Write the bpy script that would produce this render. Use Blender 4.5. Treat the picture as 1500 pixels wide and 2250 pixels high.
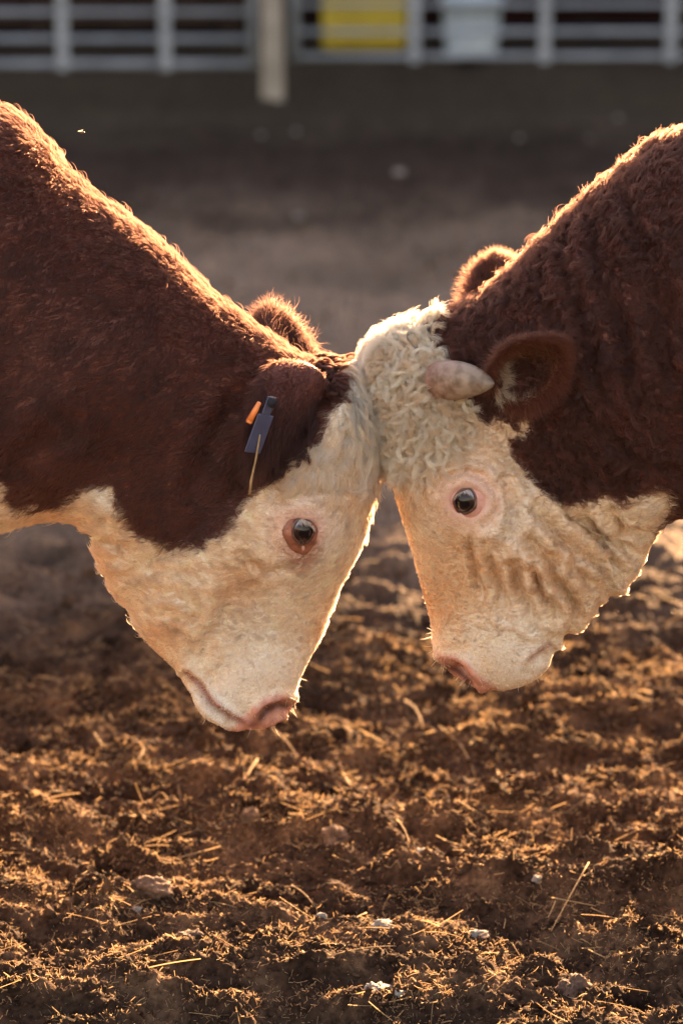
import bpy, bmesh, math, random
import numpy as np
from mathutils import Vector, Matrix, kdtree
from mathutils.bvhtree import BVHTree

for _o in list(bpy.data.objects):
    bpy.data.objects.remove(_o, do_unlink=True)
scene = bpy.context.scene
COL = scene.collection
R = math.radians
rng = np.random.default_rng(7)
random.seed(7)

# ------------------------------------------------------------------ camera
CAM_Y, CAM_H, PITCH, LENS = -4.7, 1.97, 15.0, 105.0
cam_data = bpy.data.cameras.new('camera')
cam = bpy.data.objects.new('camera', cam_data)
COL.objects.link(cam)
cam.location = (0, CAM_Y, CAM_H)
cam.rotation_euler = (R(90 - PITCH), 0, 0)
cam_data.sensor_fit = 'VERTICAL'
cam_data.sensor_height = 36.0
cam_data.sensor_width = 24.0
cam_data.lens = LENS
cam_data.clip_start = 0.1
cam_data.clip_end = 500
cam_data.dof.use_dof = True
cam_data.dof.focus_distance = 4.76
cam_data.dof.aperture_fstop = 2.7
scene.camera = cam

# ------------------------------------------------------------------ sky and sun
SUN_EL, SUN_AZ = 12.5, 17.0            # azimuth from straight ahead (+y) towards +x
world = bpy.data.worlds.new('World')
scene.world = world
world.use_nodes = True
wn = world.node_tree
wn.nodes.clear()
sky = wn.nodes.new('ShaderNodeTexSky')
sky.sky_type = 'NISHITA'
sky.sun_disc = False
sky.sun_elevation = R(SUN_EL)
sky.sun_rotation = R(SUN_AZ)
sky.altitude = 200
sky.air_density = 1.5
sky.dust_density = 2.0
sky.ozone_density = 0.0
wbg = wn.nodes.new('ShaderNodeBackground')
wbg.inputs['Strength'].default_value = 0.05
wout = wn.nodes.new('ShaderNodeOutputWorld')
wtint = wn.nodes.new('ShaderNodeMix')           # colour tint in place of white balance: the whole dome a little warmer
wtint.data_type = 'RGBA'; wtint.blend_type = 'MULTIPLY'
wtint.inputs['Factor'].default_value = 1.0
wtint.inputs['B'].default_value = (1.13, 0.93, 1.0, 1)
wn.links.new(sky.outputs[0], wtint.inputs['A'])
wn.links.new(wtint.outputs['Result'], wbg.inputs[0])
wn.links.new(wbg.outputs[0], wout.inputs[0])

sun_data = bpy.data.lights.new('sun', 'SUN')
sun_data.energy = 5.0
sun_data.angle = R(0.6)
sun_data.color = (1.0, 0.60, 0.30)
sun = bpy.data.objects.new('sun', sun_data)
COL.objects.link(sun)
S = Vector((math.sin(R(SUN_AZ)) * math.cos(R(SUN_EL)), math.cos(R(SUN_AZ)) * math.cos(R(SUN_EL)), math.sin(R(SUN_EL))))
sun.rotation_euler = (-S).to_track_quat('-Z', 'Y').to_euler()
sun.location = S * 30

scene.view_settings.view_transform = 'Standard'
scene.view_settings.look = 'None'
scene.view_settings.exposure = 3.55
scene.view_settings.gamma = 1.0
scene.view_settings.use_curve_mapping = False
scene.render.engine = 'CYCLES'
scene.cycles.use_denoising = True
scene.cycles.max_bounces = 10
scene.cycles.transparent_max_bounces = 8
scene.cycles_curves.shape = 'RIBBONS'

# ------------------------------------------------------------------ pixel <-> space (used to measure the place)
FPX = LENS / 36.0 * 2250
CP = np.array([0, CAM_Y, CAM_H])
DV = np.array([0, math.cos(R(PITCH)), -math.sin(R(PITCH))])
UV = np.array([0, math.sin(R(PITCH)), math.cos(R(PITCH))])
def ray(px, py):
    return DV + (px - 750) / FPX * np.array([1.0, 0, 0]) - (py - 1125) / FPX * UV
def P(px, py, y=0.0):
    r = ray(px, py)
    return CP + r * ((y - CAM_Y) / r[1])
def G(px, py, z=0.0):
    r = ray(px, py)
    return CP + r * ((z - CAM_H) / r[2])
def proj(V):
    d = V - CP
    dep = d @ DV
    return np.stack([750 + FPX * d[:, 0] / dep, 1125 - FPX * (d @ UV) / dep], 1)

# ------------------------------------------------------------------ noise
_perm = np.random.default_rng(11).permutation(256)
_perm = np.concatenate([_perm, _perm, _perm]).astype(np.int32)
_grad = np.random.default_rng(12).normal(size=(256, 3))
_grad = (_grad / np.linalg.norm(_grad, axis=1, keepdims=True)).astype(np.float32)
def perlin(p):
    p = np.asarray(p, dtype=np.float32)
    i = np.floor(p).astype(np.int32)
    f = p - i.astype(np.float32)
    i &= 255
    u = f * f * f * (f * (f * 6 - 15) + 10)
    out = 0.0
    for dx in (0, 1):
        wx = u[:, 0] if dx else 1 - u[:, 0]
        for dy in (0, 1):
            wy = u[:, 1] if dy else 1 - u[:, 1]
            for dz in (0, 1):
                wz = u[:, 2] if dz else 1 - u[:, 2]
                h = _perm[_perm[_perm[i[:, 0] + dx] + i[:, 1] + dy] + i[:, 2] + dz]
                g = _grad[h]
                dot = g[:, 0] * (f[:, 0] - dx) + g[:, 1] * (f[:, 1] - dy) + g[:, 2] * (f[:, 2] - dz)
                out = out + wx * wy * wz * dot
    return (out * 1.6).astype(np.float64)
def fbm(p, octv=4, lac=2.03, gain=0.5):
    a, s, o = 1.0, 1.0, 0.0
    for k in range(octv):
        o = o + a * perlin(p * s + 17.3 * k)
        s *= lac; a *= gain
    return o
def nrm(a):
    return a / np.maximum(np.linalg.norm(a, axis=-1, keepdims=True), 1e-9)
def smooth(x, a, b):
    t = np.clip((x - a) / (b - a), 0, 1)
    return t * t * (3 - 2 * t)

# ------------------------------------------------------------------ object helpers
def tag(o, label=None, cat=None, group=None, kind=None):
    if label: o['label'] = label
    if cat: o['category'] = cat
    if group: o['group'] = group
    if kind: o['kind'] = kind
    return o
def mesh_obj(name, verts, faces, mat=None, parent=None, smooth_shade=True):
    me = bpy.data.meshes.new(name)
    me.from_pydata([tuple(v) for v in verts], [], [tuple(int(i) for i in f) for f in faces])
    me.update()
    if smooth_shade:
        me.polygons.foreach_set('use_smooth', np.ones(len(me.polygons), dtype=bool))
    if mat: me.materials.append(mat)
    o = bpy.data.objects.new(name, me)
    COL.objects.link(o)
    if parent: o.parent = parent
    return o
def fast_mesh(name, V, F, mat=None, parent=None, smooth_shade=True):
    """V (n,3), F (m,k) uniform polygons, numpy speed"""
    V = np.asarray(V, dtype=np.float32); F = np.asarray(F, dtype=np.int32)
    me = bpy.data.meshes.new(name)
    m, k = F.shape
    me.vertices.add(len(V)); me.vertices.foreach_set('co', V.ravel())
    me.loops.add(m * k); me.loops.foreach_set('vertex_index', F.ravel())
    me.polygons.add(m)
    me.polygons.foreach_set('loop_start', np.arange(0, m * k, k, dtype=np.int32))
    me.polygons.foreach_set('loop_total', np.full(m, k, dtype=np.int32))
    me.polygons.foreach_set('use_smooth', np.full(m, smooth_shade, dtype=bool))
    me.update(calc_edges=True)
    me.validate()
    if mat: me.materials.append(mat)
    o = bpy.data.objects.new(name, me)
    COL.objects.link(o)
    if parent: o.parent = parent
    return o
def empty(name, loc=(0, 0, 0)):
    o = bpy.data.objects.new(name, None)
    COL.objects.link(o)
    o.location = loc
    o.empty_display_size = 0.1
    return o
class MB:
    """collects simple shapes into one mesh"""
    def __init__(s): s.v = []; s.f = []
    def add(s, v, f):
        n = len(s.v); s.v += [tuple(map(float, x)) for x in v]; s.f += [tuple(i + n for i in q) for q in f]
    def box(s, c, h, bev=0.0, rot=None):
        cx, cy, cz = c; hx, hy, hz = h
        b = min(bev, hx * .9, hy * .9, hz * .9)
        pts = []
        if b <= 0:
            for sx in (-1, 1):
                for sy in (-1, 1):
                    for sz in (-1, 1): pts.append((sx * hx, sy * hy, sz * hz))
            fs = [(0, 1, 3, 2), (4, 6, 7, 5), (0, 4, 5, 1), (2, 3, 7, 6), (0, 2, 6, 4), (1, 5, 7, 3)]
        else:
            bm = bmesh.new()
            bmesh.ops.create_cube(bm, size=2)
            for v in bm.verts: v.co = (v.co.x * hx, v.co.y * hy, v.co.z * hz)
            bmesh.ops.bevel(bm, geom=bm.edges[:], offset=b, segments=2, affect='EDGES', profile=.5)
            bm.verts.index_update()
            pts = [tuple(v.co) for v in bm.verts]; fs = [tuple(v.index for v in f.verts) for f in bm.faces]
            bm.free()
        if rot is not None: pts = [tuple(rot @ Vector(p)) for p in pts]
        s.add([(p[0] + cx, p[1] + cy, p[2] + cz) for p in pts], fs)
    def tube(s, pts, rad, n=10, cap=True):
        pts = [np.array(p, float) for p in pts]
        if np.isscalar(rad): rad = [rad] * len(pts)
        rings = []; up0 = None
        for i, p in enumerate(pts):
            t = nrm(pts[min(i + 1, len(pts) - 1)] - pts[max(i - 1, 0)])
            if up0 is None: up0 = np.array([0, 0, 1.0]) if abs(t[2]) < .9 else np.array([1.0, 0, 0])
            a = nrm(np.cross(t, up0)); b = np.cross(a, t); up0 = b
            rings.append([p + rad[i] * (math.cos(q) * a + math.sin(q) * b) for q in np.linspace(0, 2 * math.pi, n, endpoint=False)])
        v = [x for r_ in rings for x in r_]; f = []
        for i in range(len(pts) - 1):
            for j in range(n):
                f.append((i * n + j, i * n + (j + 1) % n, (i + 1) * n + (j + 1) % n, (i + 1) * n + j))
        if cap:
            f.append(tuple(range(n))[::-1]); f.append(tuple((len(pts) - 1) * n + j for j in range(n)))
        s.add(v, f)
    def build(s, name, mat=None, parent=None, smooth_shade=False):
        return mesh_obj(name, s.v, s.f, mat, parent, smooth_shade)

# ------------------------------------------------------------------ material helpers
def new_mat(name):
    m = bpy.data.materials.new(name); m.use_nodes = True
    nt = m.node_tree
    return m, nt, nt.nodes['Principled BSDF'], nt.links
def node(nt, t, **kw):
    n = nt.nodes.new(t)
    for k, v in kw.items(): setattr(n, k, v)
    return n
def ramp(nt, stops):
    n = nt.nodes.new('ShaderNodeValToRGB')
    cr = n.color_ramp
    while len(cr.elements) < len(stops): cr.elements.new(0.5)
    for e, (p, c) in zip(cr.elements, stops):
        e.position = p; e.color = (*c, 1)
    return n
def noisy_mat(name, c1, c2, scale=20, rough=0.7, bump=0.0, bscale=None, detail=6, metallic=0.0, c3=None):
    m, nt, b, L = new_mat(name)
    tc = node(nt, 'ShaderNodeTexCoord')
    no = node(nt, 'ShaderNodeTexNoise'); no.inputs['Scale'].default_value = scale; no.inputs['Detail'].default_value = detail
    L.new(tc.outputs['Object'], no.inputs['Vector'])
    st = [(0.3, c1), (0.7, c2)] if c3 is None else [(0.28, c1), (0.5, c2), (0.72, c3)]
    rp = ramp(nt, st)
    L.new(no.outputs['Fac'], rp.inputs[0]); L.new(rp.outputs[0], b.inputs['Base Color'])
    b.inputs['Roughness'].default_value = rough; b.inputs['Metallic'].default_value = metallic
    if max(c2) < .06: b.inputs['Specular IOR Level'].default_value = .03
    if bump:
        n2 = node(nt, 'ShaderNodeTexNoise'); n2.inputs['Scale'].default_value = bscale or scale * 3; n2.inputs['Detail'].default_value = 8
        L.new(tc.outputs['Object'], n2.inputs['Vector'])
        bp = node(nt, 'ShaderNodeBump'); bp.inputs['Strength'].default_value = bump; bp.inputs['Distance'].default_value = 0.01
        L.new(n2.outputs['Fac'], bp.inputs['Height']); L.new(bp.outputs[0], b.inputs['Normal'])
    return m
def curves_obj(name, pts, rad, col, mat, parent):
    """pts (n,K,3), rad (n,K), col (n,3)"""
    n, K = pts.shape[:2]
    hc = bpy.data.hair_curves.new(name)
    hc.add_curves([K] * n)
    hc.position_data.foreach_set('vector', np.ascontiguousarray(pts, dtype=np.float32).ravel())
    ra = hc.attributes.get('radius') or hc.attributes.new('radius', 'FLOAT', 'POINT')
    ra.data.foreach_set('value', np.ascontiguousarray(rad, dtype=np.float32).ravel())
    ca = hc.attributes.new('coat', 'FLOAT_COLOR', 'CURVE')
    c4 = np.ones((n, 4), np.float32); c4[:, :3] = np.clip(col, 0, .97)
    ca.data.foreach_set('color', c4.ravel())
    hc.materials.append(mat)
    o = bpy.data.objects.new(name, hc); COL.objects.link(o)
    if parent: o.parent = parent
    return o
# ------------------------------------------------------------------ ground
def ground_h(x, y):
    p = np.stack([x, y, np.zeros_like(x)], 1)
    near = 1.0
    h = .044 * fbm(p * np.array([2.1, 3.0, 1]) + 3, 3)
    h += .018 * (1 - np.abs(perlin(p * np.array([5.0, 6.2, 1]) + 9)) * 2.0)
    a = perlin(p * np.array([13.0, 17.0, 1]) + 21); h += .0155 * a
    r = 1 - np.abs(perlin(p * np.array([30.0, 34.0, 1]) + 31)) * 2; h += .008 * r * smooth(a, -.5, .5)
    h += .0075 * perlin(p * 62 + 41) + .0055 * perlin(p * 118 + 51)
    return h - .02
def growing(a, d0, end, g):
    out = [a]; d = d0
    while (out[-1] < end): out.append(out[-1] + d); d *= g
    return np.array(out[1:])
gx = np.arange(-.95, .9501, .0038)
xr = growing(.95, .006, 90, 1.09); gx = np.concatenate([-xr[::-1], gx, xr])
gy = np.arange(-.60, 1.5, .0042)
yn = growing(0, .008, 60, 1.14); yf = growing(1.5, .0055, 120, 1.022)
gy = np.concatenate([-.60 - yn[::-1], gy, yf])
XX, YY = np.meshgrid(gx, gy)
hx, hy = XX.ravel(), YY.ravel()
hz = ground_h(hx, hy)
far = smooth(np.hypot(hx, hy), 14, 30); hz = hz * (1 - far) - .02 * far
nx, ny = len(gx), len(gy)
ii = np.arange(nx * (ny - 1)).reshape(ny - 1, nx)[:, :-1].ravel()
GF = np.stack([ii, ii + 1, ii + nx + 1, ii + nx], 1)
def soil_material():
    m, nt, b, L = new_mat('trodden_soil')
    tc = node(nt, 'ShaderNodeTexCoord')
    def noise(sc, det=6):
        n = node(nt, 'ShaderNodeTexNoise'); n.inputs['Scale'].default_value = sc; n.inputs['Detail'].default_value = det
        L.new(tc.outputs['Object'], n.inputs['Vector']); return n
    n1, n2, n3 = noise(9), noise(75), noise(1.3, 5)
    r1 = ramp(nt, [(.30, (.022, .0132, .0090)), (.5, (.056, .0340, .0220)), (.7, (.150, .092, .055))])
    r2 = ramp(nt, [(.34, (.28, .26, .25)), (.60, (1.0, 1.0, 1.0))])  # low spots darkened, shade of the crevices painted into the tone
    L.new(n1.outputs['Fac'], r1.inputs[0]); L.new(n2.outputs['Fac'], r2.inputs[0])
    mx = node(nt, 'ShaderNodeMix', data_type='RGBA', blend_type='MULTIPLY'); mx.inputs['Factor'].default_value = .75
    L.new(r1.outputs[0], mx.inputs['A']); L.new(r2.outputs[0], mx.inputs['B'])
    # drier grey dirt further out in the pen, straw litter along the gates
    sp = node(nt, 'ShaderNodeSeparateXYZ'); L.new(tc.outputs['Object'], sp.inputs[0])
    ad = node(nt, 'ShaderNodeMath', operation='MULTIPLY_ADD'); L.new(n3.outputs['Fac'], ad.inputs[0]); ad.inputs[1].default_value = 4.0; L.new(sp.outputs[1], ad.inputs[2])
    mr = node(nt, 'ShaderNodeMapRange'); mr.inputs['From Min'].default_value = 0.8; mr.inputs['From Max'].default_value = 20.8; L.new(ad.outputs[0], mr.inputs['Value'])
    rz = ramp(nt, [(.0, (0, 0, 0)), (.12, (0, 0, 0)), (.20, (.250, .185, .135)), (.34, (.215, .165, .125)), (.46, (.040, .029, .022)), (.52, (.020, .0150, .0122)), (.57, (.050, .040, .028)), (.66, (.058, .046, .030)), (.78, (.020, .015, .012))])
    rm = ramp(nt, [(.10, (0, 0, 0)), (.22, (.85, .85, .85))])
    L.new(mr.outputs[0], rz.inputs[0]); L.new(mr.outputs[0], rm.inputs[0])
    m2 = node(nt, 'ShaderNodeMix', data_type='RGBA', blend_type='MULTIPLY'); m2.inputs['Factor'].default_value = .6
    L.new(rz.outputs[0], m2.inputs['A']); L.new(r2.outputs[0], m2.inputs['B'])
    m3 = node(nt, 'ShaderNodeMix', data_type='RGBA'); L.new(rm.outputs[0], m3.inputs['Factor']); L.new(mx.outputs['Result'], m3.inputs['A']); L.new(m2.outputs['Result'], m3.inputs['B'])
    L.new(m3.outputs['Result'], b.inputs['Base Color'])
    b.inputs['Roughness'].default_value = .95; b.inputs['Specular IOR Level'].default_value = .04
    bp = node(nt, 'ShaderNodeBump'); bp.inputs['Strength'].default_value = 1.0; bp.inputs['Distance'].default_value = .007
    L.new(n2.outputs['Fac'], bp.inputs['Height']); L.new(bp.outputs[0], b.inputs['Normal'])
    return m
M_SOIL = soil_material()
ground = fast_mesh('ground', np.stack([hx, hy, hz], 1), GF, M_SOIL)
tag(ground, kind='structure')
del XX, YY, hx, hy, hz, GF

# crumbs of soil
def ico(sub):
    bm = bmesh.new(); bmesh.ops.create_icosphere(bm, subdivisions=sub, radius=1); bm.verts.index_update()
    V = np.array([v.co for v in bm.verts]); F = np.array([[v.index for v in f.verts] for f in bm.faces]); bm.free(); return V, F
def scatter_lumps(n, V, F, rmin, rmax, power, box, rg, sink=.35):
    x = rg.uniform(box[0], box[1], n); y = rg.uniform(box[2], box[3], n)
    dens = perlin(np.stack([x * 7, y * 9, x * 0 + 3], 1)); keep = rg.random(n) < np.clip(.62 + .6 * dens, .42, 1)
    x, y = x[keep], y[keep]; n = len(x)
    r = rmin * (1 - rg.random(n) * (1 - (rmin / rmax) ** power)) ** (-1 / power)
    z = ground_h(x, y) + r * (1 - sink * 2) * .6
    ax = rg.normal(size=(n, 3)); q = nrm(np.concatenate([ax, rg.normal(size=(n, 1))], 1))
    a, b, c, d = q.T
    M = np.stack([np.stack([1 - 2 * (b * b + c * c), 2 * (a * b - c * d), 2 * (a * c + b * d)], 1), np.stack([2 * (a * b + c * d), 1 - 2 * (a * a + c * c), 2 * (b * c - a * d)], 1),
                  np.stack([2 * (a * c - b * d), 2 * (b * c + a * d), 1 - 2 * (a * a + b * b)], 1)], 1)
    sc = r[:, None] * rg.uniform(.6, 1.3, (n, 3))
    W = V[None] * (1 + rg.normal(size=(n, len(V), 1)) * .26) * sc[:, None, :]
    W = np.einsum('nij,nkj->nki', M, W) + np.stack([x, y, z], 1)[:, None]
    FF = F[None] + (np.arange(n) * len(V))[:, None, None]
    return W.reshape(-1, 3), FF.reshape(-1, 3)
rg_s = np.random.default_rng(21)
v0, f0 = ico(1); v1, f1 = ico(2)
parts_l = [scatter_lumps(34000, v0, f0, .0018, .007, 1.8, (-.95, .95, -.55, 1.5), rg_s), scatter_lumps(1300, v1, f1, .006, .018, 2.0, (-1.0, 1.0, -.55, 2.2), rg_s),
           scatter_lumps(3000, v0, f0, .006, .020, 2.0, (-2.2, 2.2, 1.4, 8.0), rg_s)]
o_ = 0; VV = []; FF = []
for V_, F_ in parts_l: VV.append(V_); FF.append(F_ + o_); o_ += len(V_)
crumbs = fast_mesh('soil_crumbs', np.concatenate(VV), np.concatenate(FF), M_SOIL, None, False)
tag(crumbs, 'loose brown crumbs of soil strewn over the trodden ground', 'soil', kind='stuff')

# straw and fibre litter
def straw_material(name, tl=.45):
    m = bpy.data.materials.new(name); m.use_nodes = True; nt = m.node_tree; nt.nodes.clear(); L = nt.links
    at = node(nt, 'ShaderNodeAttribute', attribute_name='coat')
    d = node(nt, 'ShaderNodeBsdfDiffuse'); t = node(nt, 'ShaderNodeBsdfTranslucent'); g = node(nt, 'ShaderNodeBsdfGlossy'); g.inputs['Roughness'].default_value = .35
    L.new(at.outputs['Color'], d.inputs['Color']); L.new(at.outputs['Color'], t.inputs['Color']); g.inputs['Color'].default_value = (.6, .55, .45, 1)
    m1 = node(nt, 'ShaderNodeMixShader'); m1.inputs[0].default_value = tl; L.new(d.outputs[0], m1.inputs[1]); L.new(t.outputs[0], m1.inputs[2])
    m2 = node(nt, 'ShaderNodeMixShader'); m2.inputs[0].default_value = .07; L.new(m1.outputs[0], m2.inputs[1]); L.new(g.outputs[0], m2.inputs[2])
    o = node(nt, 'ShaderNodeOutputMaterial'); L.new(m2.outputs[0], o.inputs['Surface'])
    return m
M_STRAWF = straw_material('straw_fibre')
def litter(n, lmin, lmax, rmin, rmax, box, tilt, c1, c2, K, rg):
    x = rg.uniform(box[0], box[1], n); y = rg.uniform(box[2], box[3], n)
    dens = perlin(np.stack([x * 5 + 7, y * 7, x * 0 + 13], 1)); keep = rg.random(n) < np.clip(.42 + 1.5 * dens + .7 * perlin(np.stack([x * 19 + 3, y * 23, x * 0 + 33], 1)), .20, 1)
    x, y = x[keep], y[keep]; n = len(x)
    a = rg.uniform(0, 2 * math.pi, n); el = rg.normal(size=n) * tilt
    D = np.stack([np.cos(a) * np.cos(el), np.sin(a) * np.cos(el), np.abs(np.sin(el))], 1)
    Lg = lmin + (lmax - lmin) * rg.random(n) ** 2.2
    z = ground_h(x, y) + .001
    t = np.linspace(0, 1, K)[None, :, None]
    bend = rg.normal(size=(n, 1, 3)) * .12
    pts = np.stack([x, y, z], 1)[:, None] + Lg[:, None, None] * (D[:, None] * t + bend * t * t)
    gz = ground_h(pts[:, :, 0].ravel(), pts[:, :, 1].ravel()).reshape(n, K)
    pts[:, :, 2] = np.maximum(pts[:, :, 2], gz + .0006)
    rad = np.repeat((rmin + (rmax - rmin) * rg.random((n, 1)) ** 2), K, 1)
    mixv = rg.random((n, 1)); col = np.array(c1) * (1 - mixv) + np.array(c2) * mixv
    return pts, rad, col
p1 = litter(3600, .012, .070, .0004, .0010, (-1.0, 1.0, -.55, 1.8), .22, (.22, .14, .066), (.48, .33, .165), 4, rg_s)
p2 = litter(120000, .003, .013, .00028, .0007, (-.95, .95, -.55, 1.6), .55, (.11, .066, .036), (.50, .325, .16), 4, rg_s)
p3 = litter(3500, .03, .10, .001, .002, (-2.2, 2.2, 1.6, 7.5), .25, (.14, .11, .075), (.26, .21, .14), 4, rg_s)
st = curves_obj('straw_litter', np.concatenate([p1[0], p2[0], p3[0]]), np.concatenate([p1[1], p2[1], p3[1]]), np.concatenate([p1[2], p2[2], p3[2]]), M_STRAWF, None)
tag(st, 'chopped dry straw and fibres littering the dirt', 'straw', kind='stuff')

# stones and clods one can pick out
M_STONE = noisy_mat('pale_stone', (0.1285, 0.1178, 0.1071), (0.2864, 0.2705, 0.2546), 60, .85, .5, 220)
M_STONEF = noisy_mat('dusty_stone', (.16, .15, .14), (.28, .265, .25), 30, .9, .5, 120)
M_CLOD = noisy_mat('dry_clod', (0.06, 0.036, 0.024), (0.17, 0.104, 0.068), 45, .95, .9, 160)
def lump(name, px, py, wpx, hgt, mat, label, cat, group, seed, z0=0.0):
    c = G(px, py); c = np.array([c[0], c[1], float(ground_h(np.array([c[0]]), np.array([c[1]]))[0])])
    dist = (c - CP) @ DV
    r = wpx / 2 * dist / FPX
    V, F = ico(4)
    n = fbm(V * 1.3 + seed * 7.7, 3) * .42 + fbm(V * 4 + seed, 4) * .22 + fbm(V * 13 + seed, 2) * .07
    V = V * (1 + n)[:, None] * np.array([1, .8, hgt]) * r
    o = fast_mesh(name, V, F, mat)
    o.location = (c[0], c[1], c[2] + r * hgt * .35)
    o.rotation_euler = (0, 0, seed * 1.3)
    return tag(o, label, cat, group)
for i, (px, py, w, h, lb) in enumerate([
        (825, 2168, 68, .55, 'large pale knobbly stone lying near the bottom centre of the dirt'),
        (705, 1999, 27, .6, 'small white pebble in the middle of the foreground dirt'),
        (915, 1882, 38, .4, 'flat bluish white stone chip below the right bull muzzle'),
        (878, 2198, 26, .6, 'small pale pebble just right of the large knobbly stone'),
        (840, 2022, 48, .45, 'dusty pale stone half buried right of the white pebble'),
        (300, 1987, 26, .6, 'small grey pebble in the left foreground dirt'),
        (1050, 2036, 40, .4, 'dull grey stone half buried right of the foreground centre'),
        (1178, 1940, 24, .6, 'small pale pebble in the right foreground shade')]):
    lump('stone', px, py, w, h, M_STONE, lb, 'stone', 'stones in the foreground dirt', i + 1)
for i, (px, py, w, h, lb) in enumerate([
        (735, 1836, 62, .8, 'upright dark clod in the middle of the sunlit dirt'),
        (415, 2045, 66, .7, 'rounded dark clod in the left foreground'),
        (1262, 2140, 76, .7, 'reddish brown clod near the lower right corner'),
        (340, 1955, 84, .5, 'broad crumbly clod behind the small grey pebble'),
        (550, 1795, 40, .9, 'small upright clod below the left bull muzzle')]):
    lump('clod', px, py, w, h, M_CLOD, lb, 'clod', 'clods of trodden soil', i + 11)
for i, (px, py, w, lb) in enumerate([
        (655, 460, 30, 'brightest pale stone on the shaded ground behind the bulls'), (876, 395, 34, 'broad pale stone right of centre on the shaded ground'),
        (1290, 300, 24, 'pale stone on the dark ground above the right bull neck'), (1355, 262, 20, 'farthest right pale stone before the gate'),
        (572, 292, 20, 'left one of two pale stones below the gate post'), (650, 284, 18, 'right one of two pale stones below the gate post'),
        (925, 347, 18, 'small pale stone above the broad stone on the shaded ground'), (1140, 175 + 130, 16, 'small dim stone on the dark ground under the right gate')]):
    lump('stone', px, py, w * .75, .6, M_STONEF, lb, 'stone', 'stones on the shaded ground', i + 31)
# straw stalks one can pick out
M_STALK = noisy_mat('straw_stalk', (0.234, 0.144, 0.0612), (0.432, 0.288, 0.135), 90, .95)
def stalk(p0, p1, h0, h1, r, label, bend=.06):
    a, b = G(*p0), G(*p1)
    g = lambda q: float(ground_h(np.array([q[0]]), np.array([q[1]]))[0])
    a = np.array([a[0], a[1], g(a) + h0]); b = np.array([b[0], b[1], g(b) + h1])
    L_ = np.linalg.norm(b - a); side = np.array([.3, .2, .6]) * L_ * bend
    pts = [a + (b - a) * t + side * math.sin(t * math.pi) for t in np.linspace(0, 1, 7)]
    mb = MB(); mb.tube([p - a for p in pts], [r * .6 * (1 - .3 * t) for t in np.linspace(0, 1, 7)], 8)
    o = mb.build('straw_stalk', M_STALK, None, True); o.location = a
    return tag(o, label, 'straw', 'straw stalks lying on the dirt')
stalk((826, 1812), (832, 1800), .0, .02, .0028, 'short bright upright straw in the middle of the dirt')
stalk((872, 1815), (900, 1868), .004, .004, .0022, 'bright straw leaning just right of the short upright one')
stalk((890, 1520), (930, 1605), .012, .004, .0030, 'thick pale straw between the two muzzles')
stalk((592, 1608), (662, 1672), .006, .003, .0022, 'thin straw slanting below the left bull nose')
stalk((566, 1660), (538, 1722), .008, .003, .0026, 'pale stub of straw below and left of the thin slanting one')
stalk((1292, 1930), (1210, 2030), .012, .003, .0020, 'long straw slanting in the right foreground')
stalk((640, 1915), (692, 1958), .006, .004, .0018, 'thin straw above the white pebble')
stalk((805, 1972), (745, 2030), .008, .003, .0022, 'golden straw leaning right of the white pebble')
stalk((720, 2130), (870, 2085), .005, .006, .0018, 'long curved straw above the large knobbly stone')
stalk((1010, 1630), (1050, 1680), .010, .003, .0022, 'straw under the right bull chin on the lit dirt')
# ------------------------------------------------------------------ gates, post, barn and things behind
M_GALV = noisy_mat('galvanised_tube', (0.168, 0.196, 0.231), (0.266, 0.308, 0.357), 6, .55, .1, 60, metallic=.25)
M_POST = noisy_mat('weathered_post', (0.187, 0.1705, 0.143), (0.297, 0.275, 0.2365), 8, .85, .5, 40)
M_BARN = noisy_mat('barn_boards', (0.00672, 0.002464, 0.002016), (0.01456, 0.005376, 0.00448), 3, .8, .4, 30)
M_BARNIN = noisy_mat('barn_timber', (0.0128, 0.0096, 0.008), (0.0256, 0.0192, 0.0144), 3, .9)
M_ROOF = noisy_mat('roof_sheet', (.20, .20, .20), (.30, .29, .28), 2, .6)
M_YEL = noisy_mat('yellow_plastic', (0.3024, 0.2331, 0.01512), (0.4158, 0.3213, 0.0252), 4, .5)
M_WHT = noisy_mat('white_plastic', (0.312, 0.39, 0.468), (0.442, 0.52, 0.572), 4, .45)
M_WOOD = noisy_mat('bunk_wood', (0.016, 0.0112, 0.0096), (0.0384, 0.0272, 0.0208), 5, .9, .4, 40)
FY = G(597, 217)[1]
def fx(px, py=120): return P(px, py, FY)[0]
def fz(py): return P(750, py, FY)[2]
zl = [fz(141), fz(86), fz(27)]; zr = [fz(124), fz(70), fz(10)]
def gate(x0, x1, rails, ups, label, rb):
    t = empty('metal_gate', ((x0 + x1) / 2, FY, 0)); tag(t, label, 'gate', 'tubular metal gates closing the pen')
    xm = (x0 + x1) / 2
    for k, z in enumerate(rails):
        mb = MB(); mb.tube([(x0 - xm, 0, z), (x1 - xm, 0, z)], rb[min(k, len(rb) - 1)] * .56, 14); mb.build('rail', M_GALV, t, True)
    for x in ups:
        mb = MB(); mb.box((x - xm, -.034, (rails[0] + rails[-1]) / 2), (.030, .008, (rails[-1] - rails[0]) / 2 + .03), .003); mb.build('upright', M_GALV, t)
    for x in (x0, x1):
        mb = MB(); mb.tube([(x - xm, 0, rails[0] - .02), (x - xm, 0, rails[-1] + .02)], .026, 14); mb.build('end_stile', M_GALV, t, True)
    return t
more = lambda z: z + [z[-1] + .19, z[-1] + .42, z[-1] + .68]
pw = fx(625) - fx(572)
gate(fx(-900), fx(556), more(zl), [fx(140), fx(365), fx(-100), fx(-340), fx(-580)], 'left metal gate of grey tubes ending at the pale post', [.036, .027, .024])
gate(fx(648), fx(2100), more(zr), [fx(910), fx(1195), fx(1470), fx(1750)], 'right metal gate of grey tubes in front of yellow and white plastic', [.028, .025, .022])
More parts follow.
